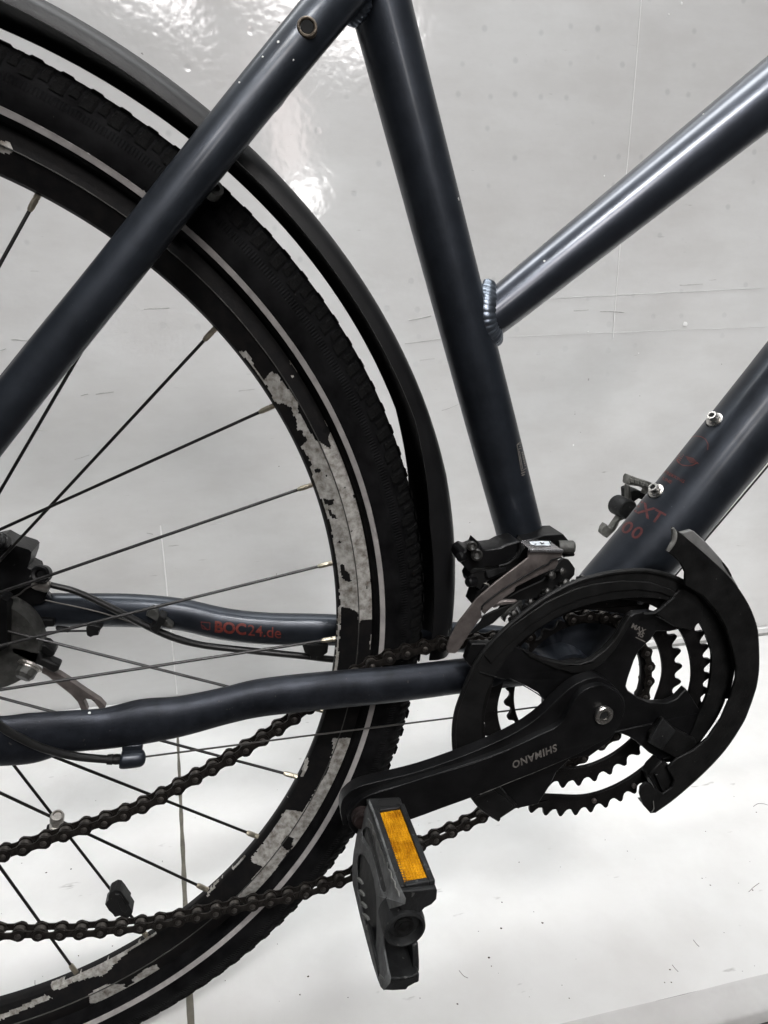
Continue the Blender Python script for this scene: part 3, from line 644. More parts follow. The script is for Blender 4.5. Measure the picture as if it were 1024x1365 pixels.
far_stay = tube_px('chain_stay', [(-20, 812, .066, 40), (60, 813, .062, 46), (112, 813, .060, 46), (180, 814, .057, 46), (240, 819, .054, 44), (300, 832, .051, 44), (360, 838, .048, 44), (451, 840, .044, 43), (620, 850, .032, 41), (700, 858, .02, 42)], M['frame'], bike, depth=.75, seg=36, sub=6)
plates('dropout', [([(-60, 800), (60, 790), (70, 800), (72, 830), (55, 842), (20, 850), (-60, 860)], .055, .008)], M['frame'], bike, 0.001)
bb = lathe('bottom_bracket_shell', Vector((0.0, -.036, 0.0)), Vector((0, 1, 0)), [(0, .0185), (0, .0215), (.072, .0215), (.072, .0185)], M['frame'], bike, 40)
lathe('bottom_bracket_cup', Vector((0.0, -.040, 0.0)), Vector((0, 1, 0)), [(-.002, .008), (-.002, .0175), (.002, .0190), (.004, .0190)], M['ring'], bb, 36)
# welds: stacked ripples of molten bead
def bead(name, path, y, r, n, parent, m, thick=.0016):
    P = catmull([U(a, b, yy) for (a, b), yy in zip(path, y)], 12); L = [0]
    for p, q in zip(P, P[1:]): L.append(L[-1] + (q - p).length)
    pts = []; rr = []; K = n * 7; amp = [random.uniform(.05, .09) for _ in range(n + 2)]
    for k in range(K + 1):
        t = k / K; s_ = L[-1] * t; i = max(q for q in range(len(L)) if L[q] <= s_); i = min(i, len(P) - 2)
        pts.append(P[i].lerp(P[i + 1], (s_ - L[i]) / max(L[i + 1] - L[i], 1e-9)))
        ph = (t * n) % 1; a_ = amp[int(t * n)]
        rr.append(r * (1 - a_ * (1 - math.sin(math.pi * min(1, ph * 1.15)) ** .6)) * (0.55 + .45 * min(1, 5 * t, 5 * (1 - t))))
    bm = bmesh.new(); add_sweep(bm, pts, rr, .8, 22, 1); o = link(name, bm_mesh(name, bm), m, parent, True, 80)
    # lay the ripples obliquely, as crescents
    for v in o.data.vertices: v.co.z += (v.co.y - pts[len(pts) // 2].y) * .35
    return o
M['weld'] = mat('painted_weld', (0.13, 0.15, 0.18), 0.30, 0.85, 0.05, 600, 0.3, 100)
bead('weld_bead', [(653, 382), (651, 392), (649, 404), (648, 418), (650, 432), (655, 445), (660, 454), (664, 461)], [-.001, -.0045, -.008, -.0100, -.0100, -.008, -.0045, -.001], .0074, 15, top_tube, M['weld'], .0045)
bead('weld_bead', [(462, 33), (470, 27), (478, 16), (484, 4), (489, -10)], [-.010, -.013, -.016, -.018, -.019], .0050, 8, seat_stay, M['weld'], .0042)
# bushing hole in the seat stay
def on(obj, px, py):
    d = ray(px, py).normalized(); h = bvh_of(obj).ray_cast(CAM, d)
    if h[0] is None: return None, None
    n = h[1] if h[1].dot(d) < 0 else -h[1]; return h[0], n
p, n_ = on(seat_stay, 409.5, 36.5); n_ = (n_ + Vector((-.15, -.6, .05))).normalized()
lathe('threaded_bushing', p - n_ * .002, n_, [(0, .0052), (.0026, .0052), (.0032, .0048), (.0034, .0041), (.0030, .0036), (0.0022, .0034)], M['bushing'], seat_stay, 26)
lathe('bushing_hole', p - n_ * .002, n_, [(0.0, .0034), (.0024, .0034), (.0027, .0031)], M['hole'], seat_stay, 20)
# little rack boss under the stay
plates('boss', [([(385, 112), (389, 118), (377, 136), (368, 146), (360, 143), (368, 128)], -.040, .008)], M['frame'], seat_stay, 0.001)
# stone chips in the paint
for obj, px, py, r in ((seat_tube, 611, 265, .0011), (seat_stay, 371, 56, .0008), (seat_stay, 350, 76, .0006), (top_tube, 726, 348, .0009), (top_tube, 938, 152, .0006), (seat_stay, 319, 110, .0006), (far_stay, 359, 815.5, .0011), (chain_stay, 119.5, 950.5, .0009), (seat_stay, 391, 80, .0005)):
    p, n_ = on(obj, px, py)
    if p is None: print('miss', px, py); continue
    bm = bmesh.new(); t = n_.orthogonal().normalized(); q = n_.cross(t)
    vs = [bm.verts.new(p + n_ * .0001 + (t * math.cos(a * .785) + q * math.sin(a * .785)) * r * random.uniform(.6, 1.2)) for a in range(8)]
    c = bm.verts.new(p + n_ * .0004)
    for a in range(8): bm.faces.new((vs[a], vs[(a + 1) % 8], c))
    link('paint_chip', bm_mesh('c', bm), M['chip'], obj)

# bottle cage bolts with washers
for px, py in ((951, 557), (873, 652)):
    p, n_ = on(down_tube, px + 2, py + 3); ax = (n_ * .7 + Vector((-.45, -.35, .45))).normalized()
    bo = lathe('bottle_bolt', p - ax * .001, ax, [(0, .0058), (.0016, .0060), (.0022, .0058), (.0024, .0047), (.0036, .0047), (.0040, .0037), (.0072, .0037), (.0080, .0032), (.0080, .0021), (.0060, .0020)], M['steel'], down_tube, 30, 30)
    lathe('washer_gap', p - ax * .0018, ax, [(0, .0068), (.0012, .0068), (.0014, .006)], M['rubber'], down_tube, 26)
    lathe('hex_socket', p + ax * .0054, ax, [(0, .0019), (.0008, .0020)], M['hole'], down_tube, 6)
# prints on the down tube
dX, dY = (.86, .50), (.50, -.80)
decal('tube_lettering', text_polys('EXT', (837, 677), (.86, .46), (.52, -.74), 27, 0.014, 1.0), [down_tube], M['red_dim'], down_tube)
decal('tube_lettering', text_polys('100', (813, 700), (.86, .46), (.52, -.74), 27, 0.014, 1.12), [down_tube], M['red_dim'], down_tube)
decal('tube_lettering', text_polys('TREKKING', (884.5, 630), (.86, .45), (.40, -.75), 6.6, 0.012, 1.0) + text_polys('LINE', (883, 639), (.86, .45), (.40, -.75), 6.6, 0.012, 1.0), [down_tube], M['red'], down_tube)
K6 = lambda p: cr(800, 520, 5.12, p)
lg = stroke(K6([(585, 385), (600, 350), (625, 325), (655, 314), (690, 318), (720, 335), (738, 370), (735, 410)]), .9) + stroke(K6([(525, 470), (535, 495), (560, 512), (600, 518), (635, 512), (668, 495)]), .9)
for k in range(6): lg += stroke(K6([(548 - k * 5, 418 + k * 13), (580 - k * 7, 434 + k * 12)]), .9)
for k in range(5): lg += stroke(K6([(585 + k * 6, 455 + k * 9), (640 + k * 9, 468 + k * 9)]), .6)
decal('tube_emblem', lg, [down_tube], M['red'], down_tube)
# small framed print near the edge of the seat tube
K5 = lambda p: cr(600, 560, 6.4, p)
st_ = []
for P in ([(598, 185), (568, 212), (577, 250), (606, 425), (610, 436), (655, 405)], [(577, 250), (608, 240)], [(590, 260), (618, 420)], [(568, 212), (600, 200)], [(588, 225), (600, 222)]): st_ += stroke(K5(P), 1.1)
for k in range(7): st_ += stroke(K5([(606 + k * 4.5, 280 + k * 18), (622 + k * 4, 276 + k * 18)]), 2.0)
st_ += stroke(K5([(605, 455), (640, 440)]), 1.6) + stroke(K5([(608, 472), (636, 462)]), 1.4)
decal('frame_print', st_, [seat_tube], M['grey_print'], seat_tube)
# shop lettering on the far chain stay
def lt(s, px, py, size, b, m): return text_polys(s, (px, py), (1, .095), (.02, -1), size, b)
decal('stay_lettering', lt('BOC', 285.5, 842, 20.5, .035, None), [far_stay], M['red'], far_stay)
decal('stay_lettering', lt('24.de', 330, 846.5, 20.5, .004, None), [far_stay], M['red'], far_stay)
lg = stroke([(268, 829), (280, 830), (280, 839), (270, 838)], 1.3) + stroke([(270, 833), (277, 840)], 1.6) + stroke([(268, 829), (270, 838)], 1.0)
decal('stay_emblem', lg, [far_stay], M['red_dim'], far_stay)

# ---- cables
tube_px('brake_hose', [(40, 768, .040, 7), (66, 779, .040, 8), (100, 788, .040, 8.5), (140, 806, .040, 9), (195, 834, .040, 9.5), (232, 850, .040, 10), (270, 860, .041, 9), (330, 867, .042, 9), (400, 874, .042, 9), (455, 880, .042, 9), (540, 885, .04, 9)], M['cable'], bike, seg=14)
tube_px('wire', [(60, 800, .046, 2.2), (140, 818, .046, 2.2), (205, 841, .046, 2.2)], M['inner_wire'], bike, seg=8)
S2 = lambda p: cr(160, 700, 6.2, p)
hc = plates('hose_clip', [(S2([(330, 745), (385, 775), (378, 800), (350, 830), (300, 908), (245, 862), (300, 820)]), .030, .012)], M['plastic'], bike, .0008)
plates('hose_guide', [(S2([(210, 750), (235, 705), (275, 690), (310, 712), (322, 745), (440, 830), (445, 850), (425, 865), (360, 840), (300, 800)]), .038, .008)], M['bracket'], far_stay, .0012)
plates('hose_clip', [(cr(220, 720, 4.267, [(780, 595), (930, 600), (925, 640), (895, 662), (865, 662), (862, 682), (828, 680), (828, 660), (795, 640)]), .034, .012)], M['plastic'], bike, .0006)
K1 = lambda p: cr(0, 680, 4.267, p)
tube_px('wire', [(30, 846, .05, 3), (75, 842, .05, 3), (115, 841, .05, 3), (124, 842, .05, 3)], M['cable'], bike, seg=8)
plates('wire_sleeve', [(K1([(130, 620), (305, 625), (310, 665), (140, 665)]), .047, .006), (K1([(310, 668), (395, 680), (395, 700), (320, 690)]), .047, .005)], M['plastic'], bike, .0012)
plates('cable_knob', [(K1([(490, 670), (500, 655), (540, 655), (585, 668), (560, 690), (562, 712), (535, 715), (515, 725), (495, 715), (490, 695)]), .045, .010)], M['plastic'], bike, .0012)
# gear cable housing looping into the stop on the near chain stay
tube_px('gear_cable_housing', [(-90, 880, -.074, 11), (-45, 925, -.075, 11), (0, 967, -.073, 11), (30, 985, -.0715, 11), (60, 998, -.069, 11), (100, 1008, -.066, 11), (145, 1012.5, -.063, 10.5)], M['cable'], bike, seg=18)
cst = tube_px('cable_stop', [(161, 1012, -.062, 22), (166, 1012, -.062, 25), (186, 1010, -.0615, 24), (190, 1009.5, -.061, 19)], M['frame'], chain_stay, seg=28, sub=4)
tube_px('ferrule', [(143, 1012.4, -.063, 13), (150, 1012.2, -.063, 14), (151, 1012.2, -.063, 12.5), (155, 1012, -.063, 14), (163, 1012, -.062, 13)], M['plastic'], chain_stay, seg=18, sub=2)
plates('stop_bridge', [([(162, 995), (190, 993), (189, 1006), (163, 1006)], -.062, .008)], M['frame'], chain_stay, .001)
tube_px('gear_cable', [(188, 1009.5, -.061, 2.6), (400, 982, -.050, 2.4), (610, 956, -.036, 2.3), (735, 940, -.024, 2.2)], M['inner_wire'], bike, seg=8, sub=1)
for dx in (0, 5.0):
    tube_px('gear_cable', [(1034 + dx * .4, 602 + dx, .006, 2.6), (940 + dx * .5, 714 + dx * .6, .006, 2.5), (880 + dx * .5, 786 + dx * .5, .006, 2.4)], M['cable'], bike, seg=8, sub=1)

# ---- rear brake caliper and fittings at the left
br = plates('brake_caliper', [(K1([(-60, 180), (5, 165), (60, 195), (85, 200), (165, 225), (180, 240), (175, 275), (155, 330), (195, 350), (205, 380), (165, 440), (0, 450), (-60, 450)]), .042, .022),
                              (K1([(-60, 420), (150, 420), (275, 460), (240, 530), (150, 545), (120, 530), (60, 540), (30, 560), (-60, 560)]), .050, .012),
                              (K1([(-60, 500), (5, 500), (40, 520), (40, 780), (10, 800), (-60, 830)]), .020, .014)], M['crank'], bike, .0012)
lathe('hinge_bolt', U(3, 722, .028), Vector((-.2, -1, .5)), [(0, .0060), (.004, .0060), (.0045, .0050), (.006, .0048), (.0065, .0055), (.009, .0055), (.0095, .004)], M['crank'], br, 24)
lathe('eyelet_bolt', U(58, 765, .034), Vector((-.1, -1, .35)), [(0, .0062), (.006, .0062), (.0075, .0050), (.0070, .0030), (.004, .0026)], M['crank'], br, 24)
bj = sweep('hose_nut', [U(44, 776, .034), U(50, 778, .034), U(63, 781.5, .034), U(66, 782, .034)], [.0040, .0050, .0050, .0040], M['alu'], br, seg=6, sub=1)
tube_px('bracket_wire', [(0, 797, .030, 2.4), (14, 797, .030, 2.4), (26, 792, .030, 2.4), (36, 784, .030, 2.4), (52, 778, .030, 2.4)], M['inner_wire'], br, seg=8)
lathe('brake_drum', U(-18, 862, .030), Vector((0, 1, 0)), [(0, .006), (0, .0330), (.004, .0345), (.016, .0345), (.016, .01)], M['bracket'], bike, 48)
arm = plates('brake_arm', [(cr(0, 700, 5.25, [(300, 990), (330, 1010), (420, 1045), (520, 1110), (600, 1165), (700, 1230), (740, 1275), (700, 1290), (665, 1245), (640, 1222), (600, 1215), (585, 1230), (600, 1262), (615, 1300), (570, 1300), (545, 1240), (500, 1190), (400, 1110), (330, 1055), (290, 1035)]), .036, .006)], M['cage'], bike, .0012)
plates('arm_clamp', [(cr(0, 700, 5.25, [(70, 870), (100, 850), (180, 865), (240, 885), (290, 890), (295, 935), (350, 955), (420, 985), (405, 1025), (370, 1035), (330, 1015), (290, 990), (180, 945), (80, 900)]), .030, .010),
                     (cr(0, 700, 5.25, [(230, 840), (270, 828), (330, 840), (385, 890), (380, 915), (350, 930), (300, 905), (235, 875)]), .034, .012)], M['plastic'], arm, .0012)
wn = U(37, 893, .028); axn = (U(46, 878, .034) - wn).normalized() * -1
lathe('washer', U(41, 886, .030), axn, [(0, .0085), (.0016, .0085), (.002, .0070), (.0030, .0070)], M['alu'], arm, 28)
lathe('arm_nut', U(41, 886, .030) + axn * .003, axn, [(0, .0068), (.0050, .0068), (.0062, .0056), (.0075, .0050)], M['bracket'], arm, 8, 20)

# ---- chain rings, spider, guard
BX, BZ = .0020, -.0015
def ring3(cx, cz, r, y, n, a0=0, sign=1): return [Vector((cx + r * math.cos(sign * 2 * math.pi * k / n + a0), y, cz + r * math.sin(sign * 2 * math.pi * k / n + a0))) for k in range(n)]
def toothed(cx, cz, N, tip, root, y, phase=0):
    P = []
    shape = [(-.5, 0), (-.38, .10), (-.27, .38), (-.17, .78), (-.08, 1.0), (.05, 1.0), (.12, .80), (.20, .42), (.32, .10)]
    for t in range(N):
        for s, h in shape:
            a = 2 * math.pi * (t + s + .5) / N + phase; r = root + (tip - root) * h
            P.append(Vector((cx + r * math.cos(a), y, cz + r * math.sin(a))))
    return P
crankset = None
def chainring(name, N, tip, root, rin, y, cx, cz, wob=0.0, phase=0):
    inner = [Vector((cx + (rin + wob * (0.5 + .5 * math.cos(4 * a + .9)) ** 6) * math.cos(a), y, cz + (rin + wob * (0.5 + .5 * math.cos(4 * a + .9)) ** 6) * math.sin(a))) for a in (2 * math.pi * k / 120 for k in range(120))]
    bm = bmesh.new(); add_plate3(bm, [toothed(cx, cz, N, tip, root, y, phase), inner], .0026)
    o = link(name, bm_mesh(name, bm), M['ring'], crankset, sharp=40); bevel(o, .0004, 1); return o
# spider with four arms
K7 = lambda p: cr(640, 780, 4.6545, p)
eye_low = K7([(262, 395), (330, 430), (420, 462), (520, 485), (620, 490), (700, 462), (780, 400), (850, 320), (905, 225), (930, 190)])
spider_poly = [(628, 858), (655, 858), (690, 862)] + [(a, b + 1) for a, b in eye_low] + [(846, 818), (868, 816), (895, 822), (912, 838), (893, 842), (875, 842), (868, 853), (862, 858), (852, 868), (846, 880), (838, 903), (835, 915), (838, 922), (852, 932), (868, 938), (888, 938), (902, 932), (915, 918), (935, 950), (921, 975), (917, 985), (895, 1004), (884, 1014), (866, 1004), (850, 990), (838, 982), (822, 976), (812, 990), (790, 1006), (760, 1012), (742, 1030), (735, 1045), (718, 1072), (690, 1078), (668, 1050), (690, 1000), (716, 962), (726, 948), (726, 934), (718, 924), (700, 914), (682, 906), (660, 904), (633, 896), (620, 880)]
spY = lambda a, b: -.0665 + .004 * min(1, math.hypot(a - 800, b - 949) / 190)
crankset = plate('chainset', spider_poly, spY, .006, M['crank'], bike, .0016, 3)
# raised concave band along the upper edge of the spider
band_poly = K7([(262, 398), (330, 432), (420, 464), (520, 487), (620, 492), (700, 464), (780, 402), (850, 322), (905, 227), (930, 192), (955, 205), (900, 300), (840, 400), (770, 480), (700, 530), (640, 546), (560, 545), (470, 520), (380, 480), (310, 450)])
plate('spider_chamfer', band_poly, lambda a, b: spY(a, b) - .0014, .004, M['plastic'], crankset, .0006)
big = chainring('chainring', 48, .0960, .0900, .0805, -.0600, .0045, -.0035, -.002, .02)
midr = chainring('chainring', 38, .0815, .0755, .0655, -.0470, .0045, -.0035, -.002, .05)
smr = chainring('chainring', 28, .0580, .0540, .0510, -.0390, .0060, -.0040, 0, 0)
# shift pins and rivets on the ring
for a, r, yy in ((-84, .088, -.0562), (-62, .0905, -.0562), (-118, .090, -.0562), (-20, .0905, -.0562), (40, .088, -.0562)):
    r -= .003; yy -= .005; c = Vector((.0045 + r * math.cos(rad(a)), yy, -.0035 + r * math.sin(rad(a)))); lathe('shift_pin', c, Vector((0, -1, 0)), [(-.001, .0018), (.0008, .0018), (.0012, .0012)], M['cage'], crankset, 14)
# guard disc: ring with a hole, tab at lower left and break at the bottom
go = []
outer = [(665, 1092), (644.7, 1079), (632, 1064.5), (618, 1042), (609.5, 1016), (606, 997.5), (605.3, 973), (608.5, 949), (615.5, 928), (626, 902), (639, 877), (658, 854), (687.7, 826), (726.7, 797), (762, 778), (790, 769), (819, 763), (858, 760.5), (889, 766.5), (915, 778), (940, 798), (960, 824), (971, 848), (976, 873), (975, 900), (968, 930), (957, 955), (944, 975), (925, 999), (905, 1012)]
inner = [(884, 1012), (905, 1000), (921.6, 977), (932, 951), (941, 932), (946, 914), (949, 886), (948, 866.5), (936, 836), (922, 818), (900, 803), (870, 797), (838, 797), (800, 802), (760, 814), (720, 836), (690, 860), (668, 888), (652, 915), (644, 941), (642, 968), (645, 1000), (655, 1030), (668, 1052), (690, 1074), (686, 1078)]
osm = []
P = [Vector((a, b, 0)) for a, b in outer]; Q = [Vector((a, b, 0)) for a, b in inner]
outs = [(v.x, v.y) for v in catmull(P, 4)]; inns = [(v.x, v.y) for v in catmull(Q, 4)]
guard = plate('chain_guard_ring', outs + inns, -.0655, .0022, M['plastic'], crankset, .0007, 2)
# rolled lip on the outer edge of the guard
sweep('guard_lip', [U(a, b, -.0655) for a, b in outer[:-4]], .0017, M['plastic'], guard, seg=10, sub=4)
# inner step of the guard
step_o = [(642, 870), (662, 850), (690, 829), (728, 803), (764, 786), (795, 778), (830, 774), (866, 776), (895, 786), (912, 796)]
step_i = [(905, 800), (880, 790), (850, 786), (815, 789), (780, 797), (742, 812), (706, 835), (676, 862), (655, 885)]
plate('guard_step', step_o + step_i, -.0668, .0016, M['plastic'], guard, .0005)
plates('guard_tab', [(cr(590, 910, 6.4, [(265, 990), (330, 960), (440, 925), (480, 960), (530, 985), (605, 1055), (560, 1100), (480, 1168), (350, 1080)]), -.067, .004)], M['plastic'], guard, .0005)
H8 = lambda p: cr(784, 860, 4.267, p)
H5 = lambda p: cr(860, 690, 6.24, p)
# the outer hood: front face
hood_out = H5([(225, 78), (240, 82), (262, 100), (400, 215), (530, 330), (690, 480), (800, 620), (880, 760), (930, 900)]) + [(1011.4, 850), (1012.5, 885), (1010, 910), (1006, 925), (999, 945), (990, 965.5), (967, 1000), (936, 1033), (901, 1064), (874, 1083.5), (867, 1084)]
hood_in = [(858, 1074), (853, 1059), (854, 1050), (861, 1043), (868, 1045), (874, 1052), (884, 1058), (896, 1050), (899, 1040), (890, 1024), (903, 1011), (925, 1000), (944, 984), (962, 958), (974, 930), (981, 905), (982, 888), (977, 866), (968, 836), (956, 815), (937, 794), (913, 780), (913.7, 763.7), (909.7, 755.7), (906, 749), (898, 742), (889, 735), (893, 729), (896, 722), (897, 712)]
hood_out = hood_out[:2] + [(v.x, v.y) for v in catmull([Vector((a, b, 0)) for a, b in hood_out[2:-1]], 4)] + hood_out[-1:]
hood = plate('chain_guard_hood', hood_out + hood_in, -.0735, .0022, M['plastic'], bike, .0007, 2)
# outer flange running round the edge of the hood
fl = hood_out[6:]
bm = bmesh.new(); R = []
cc = U(800, 930, -.0735)
for a, b in [(v.x, v.y) for v in catmull([Vector((a, b, 0)) for a, b in fl], 1)]:
    p = U(a, b, -.0728); o_ = (p - cc); o_.y = 0; o_.normalize()
    R.append([bm.verts.new(p), bm.verts.new(p - o_ * .0016), bm.verts.new(p - o_ * .0016 + Vector((0, .016, 0))), bm.verts.new(p + Vector((0, .016, 0)))])
for A, B in zip(R, R[1:]):
    for k in range(4): bm.faces.new((A[k], A[(k + 1) % 4], B[(k + 1) % 4], B[k]))
bm.faces.new(R[0]); bm.faces.new(R[-1][::-1])
link('hood_flange', bm_mesh('f', bm), M['plastic'], hood, True, 40)
M['hood_grey'] = mat('hood_grey_plastic', (0.15, 0.15, 0.147), 0.6, 0, 0.2, 400, 0.25, 60, 0.3)  # lighter grey than the rest of the hood
plates('hood_back_plate', [(H5([(300, 130), (390, 105), (412, 115), (500, 195), (560, 262), (640, 350), (700, 440), (745, 520), (785, 590), (690, 500), (520, 340), (400, 235)]), -.056, .004)], M['hood_grey'], hood, .0008)
plates('hood_slot', [(H5([(643, 368), (655, 375), (690, 420), (722, 480), (715, 492), (690, 455), (655, 400)]), -.0565, .002)], M['hole'], hood, 0)
tube_px('broken_edge', [(897, 704, -.0745, 4), (899.5, 712, -.0745, 6.5), (898, 722, -.0745, 6), (893.5, 729, -.0745, 6), (890, 735, -.0745, 4)], M['pedal_grey'], hood, seg=10)
# tabs and snap box at the lower end of the hood
K9 = lambda p: cr(820, 940, 5.12, p)
plates('snap_box', [(K9([(230, 490), (260, 440), (320, 380), (345, 405), (375, 415), (440, 500), (410, 520), (330, 625), (300, 615), (250, 540)]), -.070, .010)], M['plastic'], hood, .001)
plates('snap_rib', [(K9([(275, 480), (290, 470), (345, 580), (330, 600)]), -.0725, .003), (K9([(360, 430), (375, 420), (430, 505), (415, 515)]), -.0725, .003), (K9([(232, 495), (245, 490), (310, 605), (300, 618)]), -.0725, .003)], M['plastic'], hood, .0006)
tube_px('snap_edge', [(868, 1083, -.0742, 1.6), (871.5, 1078, -.0742, 1.6), (871, 1068, -.0742, 1.6)], M['pedal_grey'], hood, seg=8)
plates('guard_clip', [(K9([(330, 90), (420, 165), (550, 235), (560, 260), (520, 300), (435, 370), (345, 325), (320, 310), (235, 255), (240, 200)]), -.0695, .004)], M['plastic'], crankset, .0008)
plates('clip_pad', [(K9([(325, 92), (415, 175), (318, 312), (228, 255)]), -.0708, .002)], M['pedal'], crankset, .0005)
# inner tab bridging ring and hood, upper right
K3 = lambda p: cr(780, 740, 6.4, p)
plates('guard_bridge', [(K3([(600, 500), (745, 360), (800, 300), (850, 290), (940, 330), (1010, 420), (1000, 560), (900, 640), (760, 610), (690, 560)]), -.0672, .003)], M['plastic'], crankset, .0006)
tube_px('bridge_ridge', [(858, 818, -.0685, 3), (873, 817, -.0685, 3.5), (885, 808, -.0685, 3.5), (899, 796, -.0685, 3)], M['pedal'], crankset, seg=8, sub=2)
tube_px('bridge_ridge', [(874, 821, -.0685, 1.4), (886, 827, -.0685, 1.4), (899, 835, -.0685, 1.2)], M['pedal'], crankset, seg=8, sub=2)
# thin bright lower edge of left spider arm
tube_px('arm_edge', [(640, 896, -.0668, 1.2), (660, 902, -.0668, 1.2), (674, 906, -.0668, 1.2)], M['pedal'], crankset, seg=6, sub=2)
tube_px('arm_edge', [(680, 905, -.0668, 1.5), (702, 916, -.0668, 1.5), (721, 928, -.0668, 1.6), (727, 936, -.0668, 1.5), (727, 948, -.0668, 1.5)], M['pedal'], crankset, seg=6, sub=3)
K4 = lambda p: cr(820, 820, 7.314, p)
decal('spider_print', text_polys('MAX', *[(840.5, 836)], (.86, .42), (.42, -.86), 9.5, .03) + text_polys('45', (848, 846), (.86, .42), (.42, -.86), 10, .03) + stroke([(847, 849), (860, 855.5)], 1.2), [crankset], M['grey_print'], crankset, .0004)
# ---- crank arm
cface = [(590, 1031), (540, 1046), (505, 1056), (480, 1066), (466, 1080), (462, 1094), (466, 1106), (476, 1114), (488, 1113), (512, 1103), (552, 1092.7), (590, 1079), (631.5, 1063), (659, 1052), (705, 1034), (750, 1015), (775, 1004), (795, 992), (812, 984), (826, 968), (832, 950), (831, 932), (822, 918), (806, 909), (788, 908), (770, 916), (750, 932), (736, 945), (712, 962), (690, 976), (668, 992), (630, 1014)]
cf2 = [(590, 1030), (540, 1045), (505, 1055), (482, 1066), (468, 1080), (464, 1095), (472, 1110), (488, 1112), (512, 1103), (552, 1091), (590, 1077), (631.5, 1062), (659, 1051), (705, 1033), (750, 1014), (775, 1003), (795, 992), (812, 983), (825, 968), (831, 950), (829, 934), (819, 921), (804, 914), (788, 916), (772, 926), (758, 948), (745, 967), (720, 979), (690, 994), (668, 1004), (630, 1018)]
cyf = lambda a, b: -.094 + .012 * max(0, min(1, (a - 470) / 330))
crank = plate('crank_arm', smooth_px(cf2, 3), cyf, .013, M['crank'], bike, .0022, 3)
# upper shoulder of the arm
cback = [(805, 905), (790, 904), (768, 912), (748, 928), (716, 958), (677, 982), (622, 1006), (560, 1028), (512, 1040), (478, 1049), (462, 1060), (455, 1072), (456, 1090), (468, 1100), (560, 1062), (640, 1030), (720, 1000), (790, 960), (828, 950), (828, 925)]
crb = plate('crank_back', smooth_px(cback, 3), lambda a, b: cyf(a, b) + .005, .009, M['crank'], crank, .0025, 3)
tube_px('crank_ridge', [(500, 1058, cyf(500, 0) - .0001, 1.2), (590, 1029, cyf(590, 0) - .0001, 1.2), (668, 1003, cyf(668, 0) - .0001, 1.2), (740, 971, cyf(740, 0) - .0001, 1.0)], M['pedal'], crank, seg=6, sub=4)
boss_c = U(802, 950, -.0815)
lathe('crank_boss', boss_c + Vector((0, .010, 0)), Vector((0, -1, 0)), [(0, .0185), (.0085, .0185), (.0098, .0172), (.0100, .0125), (.0088, .0120), (.0085, .0085), (.0082, .0080)], M['crank'], crank, 48)
cb = lathe('crank_bolt', boss_c + Vector((0, .001, 0)), Vector((0, -1, 0)), [(0, .0062), (.0030, .0060), (.0042, .0052), (.0042, .0036), (.0012, .0034)], M['steel'], crank, 32, 30)
lathe('bolt_rim', boss_c + Vector((0, -.0024, 0)), Vector((0, -1, 0)), [(0, .0066), (.0014, .0066), (.0020, .0060), (.0020, .0038), (0.0002, .0036)], M['steel'], crank, 32)
lathe('hex_socket', boss_c + Vector((0, -.0020, 0)), Vector((0, -1, 0)), [(0, .0036), (.0008, .0036)], M['hole'], crank, 6)
decal('crank_lettering', text_polys('SHIMANO', (741.5, 991.5), (-.925, .375), (.12, 1.0), 13.2, .03, 1.12), [crank], M['grey_print'], crank)
tube_px('crank_edge_wear', [(640, 1058.5, cyf(640, 0) + .0006, 2.4), (680, 1042, cyf(680, 0) + .0004, 2.2), (720, 1026, cyf(720, 0) + .0004, 1.8), (760, 1009, cyf(760, 0) + .0004, 1.4)], M['bracket'], crank, seg=8, sub=3)
lathe('pedal_spindle', U(481, 1086, -.094), Vector((0, -1, 0)), [(-.004, .0062), (.004, .0062), (.0045, .005), (.007, .005)], M['rust'], bike, 24)

# ---- near pedal: real block laid out along the spindle, platform upright
def P3(x, y, z): return Vector((x, y, z))
Kp0 = lambda p: cr(430, 1020, 4.267, p)
def hull_box(bm, c):           # eight corners: bottom four then top four
    vs = [bm.verts.new(v) for v in c]
    for f in ((0, 3, 2, 1), (4, 5, 6, 7), (0, 1, 5, 4), (1, 2, 6, 5), (2, 3, 7, 6), (3, 0, 4, 7)): bm.faces.new([vs[i] for i in f])
def frustum(x0, x1, y0, y1, z0, z1, dz=0.0):
    """box between near y0 and far y1; dz raises the far end"""
    return [P3(x0, y0, z0), P3(x1, y0, z0), P3(x1, y1, z0 + dz), P3(x0, y1, z0 + dz), P3(x0, y0, z1), P3(x1, y0, z1), P3(x1, y1, z1 + dz), P3(x0, y1, z1 + dz)]
YN, YFAR = -.178, -.100
def py3(px, py, y): return U(px, py, y)
# tread face of the pedal (towards the rear): plate in the y-z plane with two openings
def yz_plate(bm, loops, x0, x1, slant=0.0):
    fl2 = [[Vector((y, z, 0)) for y, z in lp] for lp in loops]; tris = geometry.tessellate_polygon(fl2)
    pts = [p for lp in loops for p in lp]
    f = lambda y, z, x: P3(x + slant * (z + .02), y, z)
    A = [bm.verts.new(f(y, z, x0)) for y, z in pts]; B = [bm.verts.new(f(y, z, x1)) for y, z in pts]
    for t in tris: bm.faces.new([A[i] for i in t]); bm.faces.new([B[i] for i in reversed(t)])
    o = 0
    for lp in loops:
        n = len(lp)
        for i in range(n): j = (i + 1) % n; bm.faces.new((A[o + i], A[o + j], B[o + j], B[o + i]))
        o += n
def arc(cy, cz, ry, rz, a0, a1, n): return [(cy + ry * math.cos(rad(a0 + (a1 - a0) * k / n)), cz + rz * math.sin(rad(a0 + (a1 - a0) * k / n))) for k in range(n + 1)]
